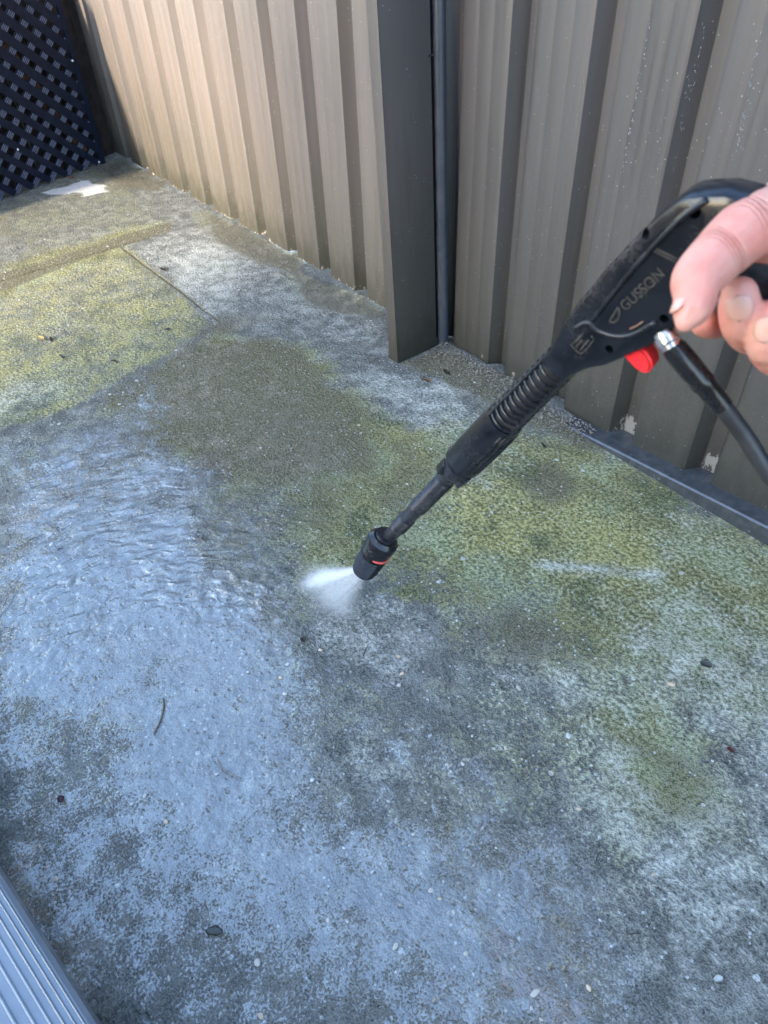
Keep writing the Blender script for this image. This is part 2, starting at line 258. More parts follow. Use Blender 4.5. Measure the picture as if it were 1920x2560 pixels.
# (attribute, value, softness in metres, warp, outline) - outlines are the corners of each stain on the slab
ST = [
 ('wet', .30, .10, .05, [(0,1140),(250,1080),(450,1160),(640,1380),(800,1560),(1000,1560),(1250,1560),(1920,1650),(1920,2560),(0,2560)]),
 ('wet', .30, .08, .05, [(0,1480),(300,1430),(700,1560),(900,1800),(1000,2100),(1400,2250),(1600,2560),(0,2560)]),
 ('wet', .35, .05, .04, [(0,1380),(430,1330),(640,1560),(780,1730),(640,1880),(560,2080),(350,2000),(380,1820),(100,1700),(0,1690)]),
 ('wet', .30, .03, .03, [(0,1660),(120,1640),(140,1830),(60,1960),(0,2010)]),
 ('wet', .32, .04, .03, [(380,1850),(620,1790),(760,1960),(620,2070),(470,1960)]),
 ('wet', .35, .03, .03, [(1190,2330),(1390,2350),(1470,2560),(1200,2600),(1150,2440)]),
 ('wet', .22, .05, .04, [(560,2150),(900,2050),(1200,2300),(1150,2600),(600,2600)]),
 ('wet', .25, .05, .03, [(1050,1950),(1250,2000),(1420,2300),(1300,2350),(1050,2250)]),
 ('wet', .45, .04, .03, [(230,420),(330,405),(430,470),(350,462),(280,455)]),
 ('wet', .38, .014, .010, [(520,520),(600,560),(770,645),(745,690),(640,655),(540,610),(480,570)]),
 ('wet', .38, .014, .010, [(720,670),(935,745),(975,800),(860,790),(760,755)]),
 ('wet', .26, .08, .05, [(250,990),(430,870),(560,830),(700,900),(800,980),(900,1100),(880,1300),(700,1250),(560,1150),(380,1100)]),
 ('wet', -.28, .03, .03, [(660,1790),(900,1760),(1010,1950),(800,1960)]),
 ('wet', -.22, .03, .03, [(60,1740),(330,1800),(270,1980),(80,2000)]),
 ('wet', -.25, .03, .03, [(1180,2380),(1230,2440),(1250,2560),(1190,2560)]),
 ('wet', -.30, .08, .05, [(1180,1700),(1920,1600),(1920,2560),(1700,2560),(1350,2000)]),
 ('wet', .32, .08, .05, [(0,1150),(250,1090),(420,1130),(600,1310),(720,1500),(690,1620),(520,1600),(330,1460),(0,1560)]),
 ('ripple', .95, .10, .04, [(0,1150),(250,1090),(430,1120),(640,1300),(740,1480),(690,1620),(520,1600),(330,1460),(0,1560)]),
 ('ripple', .35, .08, .04, [(560,1250),(980,1250),(980,1420),(760,1500)]),
 ('ripple', .35, .10, .04, [(0,1560),(400,1480),(700,1650),(500,1800),(0,1750)]),
 ('ripple', .4, .08, .04, [(1000,2000),(1350,2050),(1450,2450),(1250,2450)]),
 ('algae', .38, .10, .06, [(0,500),(255,410),(424,560),(0,720)]),
 ('algae', .45, .025, .02, [(0,672),(424,545),(440,565),(310,616),(0,735)]),
 ('brown', 1.1, .012, .008, [(0,690),(424,556),(430,572),(300,615),(0,728)]),
 ('algae', .55, .010, .006, [(-300,850),(0,722),(300,616),(330,625),(420,700),(525,806),(430,880),(300,950),(200,1010),(120,1045),(-300,1150)]),
 ('yellow', .75, .05, .05, [(-300,950),(0,930),(160,890),(300,930),(250,1000),(120,1040),(-300,1100)]),
 ('yellow', .45, .05, .05, [(330,760),(500,790),(440,870),(330,900),(240,860)]),
 ('pale', .45, .05, .06, [(-200,960),(0,960),(140,960),(200,990),(0,1070),(-200,1090)]),
 ('pale', .36, .008, .006, [(330,628),(424,580),(540,560),(640,650),(800,700),(920,770),(965,850),(820,860),(740,790),(640,830),(560,825),(528,800),(424,695)]),
 ('pale', .35, .05, .04, [(430,640),(560,600),(620,660),(540,790),(470,740)]),
 ('pale', 1.5, .006, .012, [(105,480),(165,466),(200,452),(225,449),(230,458),(272,463),(262,470),(276,478),(240,484),(205,491),(212,480),(185,480),(170,486),(135,487)]),
 ('algae', .45, .015, .012, [(470,540),(520,520),(600,570),(780,650),(720,672),(640,650),(560,615)]),
 ('algae', .45, .015, .012, [(690,690),(715,670),(930,750),(970,790),(860,772),(760,740)]),
 ('brown', .85, .014, .010, [(510,530),(600,562),(775,648),(740,685),(640,650),(550,605)]),
 ('brown', .85, .014, .010, [(725,680),(930,748),(970,795),(860,785),(780,755)]),
 ('brown', .8, .014, .010, [(225,428),(310,395),(425,455),(400,475),(330,470)]),
 ('brown', .50, .11, .07, [(180,1020),(470,850),(620,825),(800,900),(930,950),(970,1100),(940,1350),(790,1480),(640,1400),(480,1200),(300,1120)]),
 ('brown', .55, .07, .05, [(280,990),(430,880),(560,830),(700,870),(800,950),(900,1080),(880,1180),(700,1180),(560,1160),(400,1100)]),
 ('brown', .55, .05, .03, [(620,850),(720,880),(820,1000),(740,1010),(650,920)]),
 ('algae', .75, .08, .06, [(300,990),(560,840),(800,900),(930,1150),(900,1400),(700,1250),(400,1120)]),
 ('pale', .6, .05, .05, [(900,950),(1010,925),(1150,960),(1200,1020),(1130,1080),(1000,1060),(920,1010)]),
 ('brown', .85, .018, .015, [(1000,905),(1090,878),(1280,950),(1410,1050),(1560,1130),(1480,1130),(1330,1070),(1220,1005),(1110,950)]),
 ('algae', .95, .10, .06, [(900,1070),(1150,1050),(1330,1080),(1600,1200),(1920,1380),(1920,1500),(1640,1500),(1400,1560),(1200,1560),(1060,1500),(960,1400),(860,1250)]),
 ('yellow', .55, .05, .05, [(950,1050),(1080,1040),(1100,1120),(980,1150)]),
 ('yellow', .40, .07, .06, [(1450,1250),(1650,1300),(1600,1420),(1450,1380)]),
 ('yellow', .35, .07, .06, [(1000,1250),(1250,1180),(1300,1330),(1100,1420)]),
 ('brown', .8, .035, .015, [(1300,1180),(1370,1150),(1440,1200),(1440,1260),(1380,1285),(1330,1250)]),
 ('pale', .75, .014, .012, [(1330,1412),(1420,1402),(1540,1410),(1665,1432),(1665,1448),(1500,1432),(1390,1428)]),
 ('pale', .42, .08, .06, [(1500,1480),(1700,1420),(1920,1480),(1920,2000),(1750,1800),(1600,1700)]),
 ('yellow', .25, .08, .06, [(1500,1480),(1900,1450),(1920,1900),(1700,1700)]),
 ('algae', .35, .08, .06, [(1450,1480),(1920,1480),(1920,1800),(1600,1750)]),
 ('pale', .36, .06, .05, [(1620,1270),(1750,1290),(1920,1400),(1920,1460),(1700,1380)]),
 ('pale', .40, .05, .05, [(1180,1110),(1330,1150),(1250,1230),(1120,1200)]),
 ('brown', .50, .05, .04, [(1180,1570),(1400,1530),(1430,1640),(1250,1660)]),
 ('brown', .42, .05, .04, [(1540,1830),(1720,1840),(1760,2000),(1640,2040),(1580,1940)]),
 ('brown', .35, .06, .05, [(1560,1840),(1720,1830),(1780,2000),(1680,2120),(1590,1980)]),
 ('algae', .75, .05, .05, [(1540,1830),(1740,1830),(1780,2020),(1640,2140),(1580,1940)]),
 ('pale', .45, .04, .05, [(1230,1650),(1420,1640),(1480,1740),(1280,1720)]),
 ('pale', .45, .04, .05, [(1480,1900),(1600,1920),(1640,2100),(1440,2120)]),
 ('pale', .40, .05, .05, [(1640,2140),(1920,1900),(1920,2400),(1700,2350)]),
 ('pale', .45, .012, .010, [(770,1570),(850,1520),(960,1495),(1060,1525),(1085,1600),(1050,1680),(980,1720),(850,1650)]),
 ('algae', -.9, .012, .010, [(770,1570),(850,1510),(960,1490),(1070,1520),(1090,1600),(1050,1700),(980,1740),(850,1650)]),
 ('pale', .32, .06, .05, [(500,1900),(760,1850),(1050,1900),(1000,2050),(700,2050)]),
 ('pale', .40, .03, .03, [(520,2190),(640,2080),(680,2100),(560,2230)]),
 ('pale', .30, .06, .05, [(900,1950),(1100,1880),(1120,2080),(920,2100)]),
 ('brown', .35, .05, .05, [(430,1240),(560,1300),(700,1480),(720,1640),(650,1620),(560,1460)]),
 ('algae', .45, .06, .05, [(430,1220),(600,1260),(960,1330),(880,1480),(720,1650),(560,1460)]),
 ('algae', .45, .05, .05, [(0,1290),(60,1330),(100,1380),(0,1400)]),
 ('brown', .45, .04, .04, [(0,1300),(70,1340),(60,1390),(0,1400)]),
 ('brown', .34, .10, .05, [(-300,500),(300,390),(424,556),(0,722),(-300,850)]),
 ('yellow', .42, .03, .04, [(-300,860),(0,735),(310,625),(525,806),(430,880),(200,1010),(0,1070)]),
 ('brown', .20, .03, .05, [(-300,860),(0,735),(310,625),(525,806),(430,860),(200,900),(0,960)]),
 ('brown', .26, .05, .05, [(330,628),(424,580),(540,560),(800,700),(965,850),(740,790),(560,825)]),
 ('brown', .30, .08, .06, [(0,2080),(350,2120),(600,2380),(500,2560),(150,2560),(0,2250)]),
 ('pale', .28, .12, .08, [(1150,1700),(1500,1600),(1920,1650),(1920,2560),(1600,2560),(1300,2000)]),
 ('algae', .55, .12, .08, [(1150,1560),(1500,1560),(1920,1650),(1920,2200),(1600,2200),(1300,1900)]),
 ('algae', .35, .10, .08, [(660,1780),(1100,1700),(1250,1900),(1100,2100),(760,1960)]),
 ('brown', .35, .06, .06, [(680,1790),(900,1770),(1000,1950),(800,1960)]),
 ('algae', .45, .06, .05, [(100,1740),(330,1800),(270,1980),(80,2000)]),
 ('brown', .30, .05, .05, [(60,1740),(330,1800),(270,1980),(80,2000)]),
 ('algae', .40, .08, .06, [(250,1000),(0,1060),(0,1200),(200,1100)]),
 ('brown', .40, .10, .08, [(1000,2050),(1300,2080),(1450,2400),(1300,2400),(1100,2250)]),
 ('algae', .40, .05, .05, [(930,1060),(1180,1110),(1100,1200),(960,1150)]),
 ('algae', .55, .08, .06, [(1400,1060),(1600,1180),(1920,1370),(2000,1600),(1920,1750),(1600,1600),(1300,1300)]),
 ('brown', .42, .05, .05, [(1060,1420),(1250,1380),(1420,1520),(1400,1640),(1180,1650)]),
 ('brown', .45, .05, .05, [(1060,1080),(1180,1120),(1130,1280),(960,1350),(930,1230)]),
 ('brown', .34, .05, .05, [(1560,1500),(1800,1560),(1920,1700),(1800,1720),(1600,1600)]),
 ('algae', .45, .08, .07, [(950,1000),(560,850),(420,900),(300,1010),(600,1150),(900,1200)]),
 ('yellow', .35, .06, .06, [(1050,1180),(1500,1250),(1800,1420),(1500,1480),(1200,1420)]),
]
STW = [(a, v, s, w, [tuple(G(x, y).xy) for x, y in pl]) for a, v, s, w, pl in ST]
NAMES = ('algae', 'yellow', 'pale', 'wet', 'brown', 'ripple')
XJ = -1.917       # cross joint of the slabs
def lines(a, b, step, extra=()):
    l = list(np.arange(a, b, step)) + [b] + list(extra); return np.array(sorted(set(np.round(l, 4))))
def slab(name, xs, ys):
    X, Yy = np.meshgrid(xs, ys, indexing='ij'); nx, ny = X.shape
    x = X.ravel(); y = Yy.ravel(); vals = {k: np.zeros(x.size) for k in NAMES}
    for i, (a, v, s, w, pl) in enumerate(STW):
        wx = x+w*(vnoise(x, y, 14, i)*1.3+vnoise(x, y, 45, i+50)*.8); wy = y+w*(vnoise(x, y, 14, i+99)*1.3+vnoise(x, y, 45, i+150)*.8)
        d = inpoly(wx, wy, pl); t = np.clip(d/s*0.5+0.5, 0, 1); vals[a] += v*t*t*(3-2*t)
    z = 0.0022*vnoise(x, y, 5, 5)+0.0009*vnoise(x, y, 20, 6)+0.0005*vnoise(x, y, 70, 7)
    # cold joint between the green and the pale pour
    g = np.exp(-((y-(-0.307+0.006*vnoise(x, y, 9, 70)))/0.0035)**2)*np.clip((-1.33-x)/0.08, 0, 1)*(x > XJ)
    z -= 0.0015*g; vals['brown'] += 1.0*g
    ej = np.minimum(np.abs(x-XJ)/0.012, 1); z -= 0.005*(1-ej)**2          # arrised slab edge at the joint
    z -= 0.0015*np.clip(vals['wet']-0.5, 0, 1)
    # gritty mound along the foot of the fence
    mound = np.clip(1-np.abs(y+0.012)/0.05, 0, 1)*np.clip((x+1.0)/0.05, 0, 1)*np.clip((-0.60-x)/0.1, 0, 1)
    z += mound*(0.008+0.006*vnoise(x, y, 30, 8)+0.004*vnoise(x, y, 90, 9))
    me = bpy.data.meshes.new(name)
    idx = np.arange(nx*ny).reshape(nx, ny)
    f = np.stack([idx[:-1, :-1], idx[1:, :-1], idx[1:, 1:], idx[:-1, 1:]], -1).reshape(-1, 4)
    V = np.stack([x, y, z], 1)
    # skirts
    rim = list(idx[:, 0])+list(idx[-1, 1:])+list(idx[::-1, -1][1:])+list(idx[0, ::-1][1:-1])
    nb = len(V); V = np.vstack([V, V[rim]-np.array([0, 0, 0.08])]); k = len(rim)
    sk = [(rim[i], nb+i, nb+(i+1) % k, rim[(i+1) % k]) for i in range(k)]
    me.from_pydata(V.tolist(), [], f.tolist()+sk)
    for kname in NAMES:
        a = me.attributes.new(kname, 'FLOAT', 'POINT'); arr = np.concatenate([vals[kname], vals[kname][rim]]); a.data.foreach_set('value', np.clip(arr, 0, 1.6).astype(np.float32))
    me.materials.append(M_conc)
    for p in me.polygons: p.use_smooth = True
    o = link(bpy.data.objects.new(name, me)); o['kind'] = 'structure'; return o
jx = [XJ+0.003+i*0.002 for i in range(9)]
slab_near = slab('concrete_slab', lines(XJ+0.003, 0.9, 0.0085, jx), lines(-1.35, 0.06, 0.0085, [-0.307+i*0.0015 for i in range(-8, 9)]))
slab_far = slab('concrete_slab', lines(-2.9, XJ-0.003, 0.012, [XJ-0.003-i*0.002 for i in range(9)]), lines(-1.35, 0.06, 0.012))
M_soil = simple('bare_soil', (0.06, 0.05, 0.035), (0.12, 0.10, 0.07), 0.9, 20, 0.3, 0.6, 0.01)
bm = bmesh.new(); bmesh.ops.create_grid(bm, x_segments=8, y_segments=8, size=150, matrix=Matrix.Translation((0, 0, -0.03)))
gr = obj('ground', bm, M_soil); gr['kind'] = 'structure'

# ------------------------------------------------------------------ fence
def steel_material(name, wet_shade):
    b = NB(name); v = b.pos()
    st = b.noise(b.mapv(v, (160, 160, 3.0)), 1.0, 4, 0.6); big = b.noise(b.mapv(v, (9, 9, 2.2)), 1.0, 3, 0.5); fi = b.noise(v, 420, 2)
    z = b.n('ShaderNodeSeparateXYZ', _0=v).outputs[2]
    c = b.mix(b.ss(st, 0.3, 0.7), (0.125, 0.102, 0.088), (0.144, 0.120, 0.105))
    c = b.mix(b.mul(b.ss(big, 0.35, 0.7), 0.5), c, (0.100, 0.089, 0.078))
    low = b.ss(b.add(z, b.mul(b.sub(big, 0.5), 0.25), b.mul(b.sub(st, 0.5), 0.18)), 0.02, 0.36+0.16*wet_shade, 1.0, 0.0)
    c = b.mix(b.mul(low, 0.75+0.2*wet_shade), c, b.mix(b.ss(fi, 0.35, 0.65), (0.048, 0.043, 0.030), (0.078, 0.070, 0.054)))
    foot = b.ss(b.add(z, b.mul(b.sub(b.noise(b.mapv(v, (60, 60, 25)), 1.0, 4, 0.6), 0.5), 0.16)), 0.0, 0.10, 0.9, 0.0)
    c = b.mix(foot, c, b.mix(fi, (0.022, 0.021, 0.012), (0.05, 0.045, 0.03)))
    ws = b.ss(b.add(st, b.mul(b.sub(big, 0.5), 0.5)), 0.5, 0.75)
    c = b.mix(b.mul(ws, wet_shade, 0.55), c, (0.058, 0.056, 0.054))
    sp = b.vor(v, 260); spr = b.n('ShaderNodeSeparateColor', _0=sp.outputs['Color']).outputs[0]
    c = b.mix(b.mul(b.math('LESS_THAN', sp.outputs['Distance'], 0.22), b.math('GREATER_THAN', spr, 0.975), 0.6), c, (0.6, 0.55, 0.48))
    pk = b.ss(b.add(b.attr('peel'), b.mul(b.sub(b.noise(b.mapv(v, (150, 150, 70)), 1.0, 5, 0.7), 0.5), 2.2)), 0.56, 0.60)
    c = b.mix(pk, c, b.mix(st, (0.36, 0.30, 0.23), (0.44, 0.385, 0.31)))
    rough = b.add(0.36, b.mul(st, 0.2), b.mul(low, 0.12), b.mul(ws, wet_shade, -0.22))
    c = b.mix(b.math('MINIMUM', wet_shade*1.2, 1.0), c, b.mix(1.0, c, (0.34, 0.385, 0.45), 'MULTIPLY'))  # blue-grey multiply puts shade into the steel colour along with the wet look
    return b.fin(c, rough, b.bump(b.add(b.mul(st, 0.25), b.mul(fi, 0.3), b.mul(pk, -0.8)), 0.35, 0.0006), 0.5)
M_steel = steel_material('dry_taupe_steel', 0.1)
M_steelw = steel_material('wet_shaded_taupe_steel', 0.75)  # wet panel, with its shade darkened into the colour too
PITCH, VAL, DEP = 0.1457, 0.047, 0.024
def profile(xa, xb, xpan):
    """x,y breakpoints of the ribbed sheet; a pan starts at xpan + k*PITCH"""
    pts = []; k0 = math.floor((xa-xpan)/PITCH)-1
    for k in range(k0, k0+60):
        p = xpan+k*PITCH; pe = p+PITCH-VAL
        for q in (0.34, 0.66):
            c = p+(pe-p)*q
            if q == 0.34:
                pts.append((p, 0.0)); pts.append((p+0.004, -0.0016))
            pts += [(c-0.0040, -0.0016), (c-0.0008, -0.0009), (c+0.0008, -0.0009), (c+0.0040, -0.0016)]
        pts += [(pe-0.004, -0.0016), (pe, 0.0), (pe+0.010, DEP-0.003), (pe+0.013, DEP), (pe+VAL-0.013, DEP), (pe+VAL-0.010, DEP-0.003)]
        if pts[-1][0] > xb: break
    xs = [p[0] for p in pts]; ys = [p[1] for p in pts]
    inner = [(x, y) for x, y in pts if xa < x < xb]
    return [(xa, float(np.interp(xa, xs, ys)))]+inner+[(xb, float(np.interp(xb, xs, ys)))]
def sheet(parent, xa, xb, xpan, mat, zfun, dy=0.0, peels=(), edge=0.35):
    pr = profile(xa, xb, xpan); P = []
    for a, b_ in zip(pr, pr[1:]):
        n = max(1, int(abs(b_[0]-a[0])/0.008))
        for i in range(n): P.append((a[0]+(b_[0]-a[0])*i/n, a[1]+(b_[1]-a[1])*i/n))
    P.append(pr[-1]); zs = list(np.arange(0, 0.16, 0.008))+list(np.linspace(0.16, 1.36, 12))
    th = 0.0012; V = []; att = []
    for side in (0, 1):
        for (x, y) in P:
            for z in zs:
                zz = zfun(x)+z if z < 0.3 else z
                V.append((x, y+dy+side*th, zz)); a = edge*math.exp(-z/0.014)
                for (cx, cz, r, s) in peels: a += s*math.exp(-(((x-cx)/r)**2+((zz-cz)/(r*1.4))**2))
                att.append(a)
    nz = len(zs); nP = len(P); F = []; off = nP*nz
    for i in range(nP-1):
        for j in range(nz-1):
            a = i*nz+j; F.append((a, a+nz, a+nz+1, a+1)); F.append((off+a, off+a+1, off+a+nz+1, off+a+nz))
        a = i*nz; F.append((a, off+a, off+a+nz, a+nz)); a = i*nz+nz-1; F.append((a, a+nz, off+a+nz, off+a))
    for i in (0, nP-1):
        for j in range(nz-1):
            a = i*nz+j; q = (a, a+1, off+a+1, off+a); F.append(q if i == 0 else q[::-1])
    me = bpy.data.meshes.new('sheet'); pl = world_loc(parent)
    me.from_pydata([(x-pl.x, y-pl.y, z-pl.z) for x, y, z in V], [], F)
    a = me.attributes.new('peel', 'FLOAT', 'POINT'); a.data.foreach_set('value', np.array(att, np.float32))
    me.materials.append(mat)
    for p in me.polygons: p.use_smooth = True
    me.set_sharp_from_angle(angle=math.radians(25))
    return link(bpy.data.objects.new('sheet', me), parent)

XL0 = -1.243           # left panel: a pan starts here
XR0 = -0.811           # right panel
fl = tag(empty('steel_fence', (-1.9, 0, 0)), 'sunlit taupe ribbed steel fence panel left of the post', 'fence')
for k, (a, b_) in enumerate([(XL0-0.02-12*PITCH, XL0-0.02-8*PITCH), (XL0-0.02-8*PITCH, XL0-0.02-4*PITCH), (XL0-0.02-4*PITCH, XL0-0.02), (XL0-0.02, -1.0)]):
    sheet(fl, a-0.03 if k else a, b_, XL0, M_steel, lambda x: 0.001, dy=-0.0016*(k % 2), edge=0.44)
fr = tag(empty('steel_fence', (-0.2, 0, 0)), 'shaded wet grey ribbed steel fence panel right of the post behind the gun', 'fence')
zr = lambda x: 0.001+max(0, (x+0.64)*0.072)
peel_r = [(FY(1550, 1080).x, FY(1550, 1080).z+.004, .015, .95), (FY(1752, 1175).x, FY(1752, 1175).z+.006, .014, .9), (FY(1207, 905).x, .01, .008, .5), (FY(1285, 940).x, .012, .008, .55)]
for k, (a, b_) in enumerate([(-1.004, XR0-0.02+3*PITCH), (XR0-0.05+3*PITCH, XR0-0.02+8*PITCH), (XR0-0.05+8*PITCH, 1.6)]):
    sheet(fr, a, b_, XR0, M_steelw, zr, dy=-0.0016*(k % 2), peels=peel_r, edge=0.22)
M_rail = simple('wet_blue_grey_steel', (0.030, 0.034, 0.038), (0.05, 0.053, 0.056), 0.16, 60, 0.6, 0.2)
bm = bmesh.new()
za, zb = 0.0, 0.036*0.75*1.04
xa, xb = -0.645, 1.6; slope = 0.072
n = 40; rows = []
for i in range(n+1):
    x = xa+(xb-xa)*i/n; zt = min(0.002+(x-xa)*slope, 0.2); y0 = -0.033; y1 = 0.022
    rows.append([bm.verts.new(p) for p in ((x, y0, zt-0.03), (x, y0-0.0005, zt-0.0025), (x, y0+0.002, zt), (x, y1, zt+0.0005), (x, y1, zt-0.03))])
for a, b_ in zip(rows, rows[1:]):
    for k in range(4): bm.faces.new((a[k], a[k+1], b_[k+1], b_[k]))
bm.faces.new(rows[0]); bm.faces.new(rows[-1][::-1])
bmesh.ops.recalc_face_normals(bm, faces=bm.faces)
obj('bottom_rail', bm, M_rail, fr, auto=30)
# water drops clinging to the wet sheet
def drops(name, pts, parent=None, mat=None):
    bm0 = bmesh.new(); bmesh.ops.create_icosphere(bm0, subdivisions=1, radius=1.0)
    bv = np.array([v.co[:] for v in bm0.verts]); bf = np.array([[v.index for v in f.verts] for f in bm0.faces]); bm0.free()
    V = []; F = []; o = 0
    for (p, r, sz) in pts:
        V.append(bv*np.array([r, r*0.7, r*sz])+np.array(p)); F.append(bf+o); o += len(bv)
    V = np.vstack(V); F = np.vstack(F)
    if parent: V = V-np.array(world_loc(parent))
    me = bpy.data.meshes.new(name); me.from_pydata(V.tolist(), [], F.tolist()); me.materials.append(mat)
    for p in me.polygons: p.use_smooth = True
    oo = link(bpy.data.objects.new(name, me), parent); oo['kind'] = 'stuff'; return oo
bw = NB('clear_water'); M_water = bw.fin((0.95, 0.97, 1.0), 0.03, None, 0.5, IOR=1.33, Transmission_Weight=0.9)
prR = profile(-1.0, 1.2, XR0); pxs = [p[0] for p in prR]; pys = [p[1] for p in prR]
dp = []
clusters = [(1300, 420, .05, 60), (1390, 560, .05, 90), (1330, 300, .05, 40), (1560, 420, .05, 160), (1600, 560, .04, 120), (1650, 350, .05, 140), (1870, 330, .05, 120), (1840, 420, .04, 150), (1480, 700, .06, 110), (1560, 960, .07, 120), (1700, 1080, .06, 110), (1800, 1000, .06, 110), (1450, 980, .06, 90), (1300, 700, .06, 60), (1180, 500, .04, 35), (1900, 1180, .05, 60)]
for (cx, cy, s, nn) in clusters:
    c = FY(cx, cy)
    for _ in range(nn):
        x = c.x+rng.normal()*s*0.8; z = c.z+rng.normal()*s*1.6
        if z < 0.02: continue
        y = float(np.interp(x, pxs, pys)); r = 0.0003+0.0008*rng.random()**2.5
        dp.append(((x, y-0.0001, z), r, 1.0+0.5*rng.random()))
for (p0, p1, nn) in [((1640, 0), (1555, 440), 70), ((1750, 60), (1690, 330), 60), ((1910, 60), (1840, 400), 60), ((1480, 60), (1440, 330), 25)]:
    a, b_ = FY(*p0), FY(*p1)
    for _ in range(nn):
        q = a.lerp(b_, rng.random()); x = q.x+rng.normal()*0.0012; y = float(np.interp(x, pxs, pys)); r = 0.0004+0.0009*rng.random()**2
        dp.append(((x, y-0.0002, q.z), r, 1.2+0.8*rng.random()))
drops('water_droplet', dp, fr, M_water)
# post
M_post = steel_material('post_steel', 0.5)  # the post's bluish shade is tinted into its steel colour
ps = tag(empty('fence_post', (-0.994, -0.12, 0)), 'dark steel fence post standing proud of the ribbed sheets, with a lit front edge', 'post')
def plate(name, xa, xb, ya, yb, za, zb, mat, par, bev=0.0015):
    bm = bmesh.new(); add_box(bm, ((xa+xb)/2, (ya+yb)/2, (za+zb)/2), xb-xa, yb-ya, zb-za, bevel=bev); return obj(name, bm, mat, par, auto=40)
plate('front_flange', -1.008, -0.981, -0.1235, -0.1215, 0, 1.38, M_post, ps, .0006)
plate('side_web', -0.983, -0.9812, -0.1215, -0.024, 0, 1.38, M_post, ps, .0005)
plate('side_web', -1.0078, -1.006, -0.1215, -0.002, 0, 1.38, M_post, ps, .0005)
bm = bmesh.new(); add_lathe(bm, Vector((-0.979, -0.008, 0)), Vector((0, 0, 1)), [(0, .0105), (1.38, .0105)], 28); obj('rear_channel', bm, simple('shade_blue_channel', (0.030, 0.036, 0.046), (0.042, 0.048, 0.060), 0.4, 40, 0.5, 0.05), ps, auto=40)  # channel painted darker and bluer to stand in for the shade on it
ps.rotation_euler = (0, -0.046, 0)
M_black = simple('black_rubber', (0.012, 0.012, 0.013), (0.025, 0.025, 0.026), 0.45, 80)
for (pp) in ([(1060, 160), (1064, 145), (1072, 140), (1083, 137)], [(1070, 432), (1076, 440), (1078, 452), (1074, 462), (1073, 478), (1076, 492), (1074, 505)]):
    bm = bmesh.new(); add_tube(bm, spline([FY(x, y, -0.028) for x, y in pp], 5), 0.0011, 8); obj('sealant_strip', bm, M_black, ps, smooth=True)

# ------------------------------------------------------------------ lattice corner
LA = Vector((-2.489, -0.45, 0)); LT = Vector((-0.3133, 0.9496, 0)); LN = Vector((0.9496, 0.3133, 0))
def LP(u, z, n=0.0): return LA+LT*u+LN*n+Vector((0, 0, z))
M_lat = simple('navy_plastic', (0.004, 0.007, 0.016), (0.007, 0.011, 0.024), 0.5, 40, 0.15, 0.1)
M_rib = simple('sky_lit_navy_rib', (0.085, 0.10, 0.15), (0.12, 0.135, 0.19), 0.5, 60)  # sky light caught by the ribs is put into this lighter colour
lat = tag(empty('lattice_screen', LP(0.0, 0)), 'dark navy plastic diagonal lattice screen closing the yard corner', 'lattice')
U0, U1, Z0, Z1 = -0.75, 0.385, 0.004, 0.50
SU, SZ = 0.0845*0.75, 0.075*0.75          # node spacing
un, zn = 0.306*0.75, 0.583*0.75           # one node of the weave
def clip(p, d):
    t0, t1 = -9, 9
    for (pp, dd, lo, hi) in ((p[0], d[0], U0, U1), (p[1], d[1], Z0, Z1)):
        a, b_ = (lo-pp)/dd, (hi-pp)/dd; t0 = max(t0, min(a, b_)); t1 = min(t1, max(a, b_))
    return t0, t1
th = math.atan2(SZ, SU); wS = 0.0255
for fam in (0, 1):
    dr = (math.cos(th), math.sin(th)*(1 if fam == 0 else -1))
    for k in range(-22, 24):
        # ribbed slats pass through the nodes, smooth ones half way between them
        p = (un+SU*(k+(0.5 if fam else 0.0)), zn)
        t0, t1 = clip(p, dr)
        if t1-t0 < 0.02: continue
        a = Vector((p[0]+dr[0]*t0, p[1]+dr[1]*t0)); b_ = Vector((p[0]+dr[0]*t1, p[1]+dr[1]*t1)); nrm = Vector((-dr[1], dr[0]))
        bm = bmesh.new(); n0 = 0.001 if fam == 0 else 0.0045; tk = 0.003
        def strip(off, w, na, nb_):
            q = [(a+nrm*(off-w/2)), (b_+nrm*(off-w/2)), (b_+nrm*(off+w/2)), (a+nrm*(off+w/2))]
            lo = [bm.verts.new(LP(v.x, max(v.y, 0.002), na)) for v in q]; hi = [bm.verts.new(LP(v.x, max(v.y, 0.002), nb_)) for v in q]
            bm.faces.new(hi); bm.faces.new(lo[::-1])
            for i in range(4): bm.faces.new((lo[i], lo[(i+1) % 4], hi[(i+1) % 4], hi[i]))
        strip(0, wS, n0, n0+tk)
        bmesh.ops.recalc_face_normals(bm, faces=bm.faces)
        o = obj('lattice_slat', bm, M_lat, lat)
        if fam == 0:
            bm = bmesh.new()
            for o_ in (-0.0078, -0.0026, 0.0026, 0.0078): strip(o_, 0.0021, n0+tk-.0002, n0+tk+0.0012)
            bmesh.ops.recalc_face_normals(bm, faces=bm.faces); obj('slat_ribs', bm, M_rib, o)
bm = bmesh.new()
for (u0_, u1_, z0_, z1_) in ((U1-0.004, U1+0.012, 0.002, Z1), (U0, U1-0.004, Z1-0.012, Z1+0.01)):
    v = [LP(u0_, z0_, 0), LP(u1_, z0_, 0), LP(u1_, z1_, 0), LP(u0_, z1_, 0)]; lo = [bm.verts.new(p-LN*0.002) for p in v]; hi = [bm.verts.new(p+LN*0.009) for p in v]
    bm.faces.new(hi); bm.faces.new(lo[::-1])
    for i in range(4): bm.faces.new((lo[i], lo[(i+1) % 4], hi[(i+1) % 4], hi[i]))
bmesh.ops.recalc_face_normals(bm, faces=bm.faces); obj('frame', bm, M_lat, lat)
M_screw = simple('bright_screw', (0.75, 0.75, 0.72), (0.85, 0.85, 0.82), 0.25, 80, Metallic=0.6)
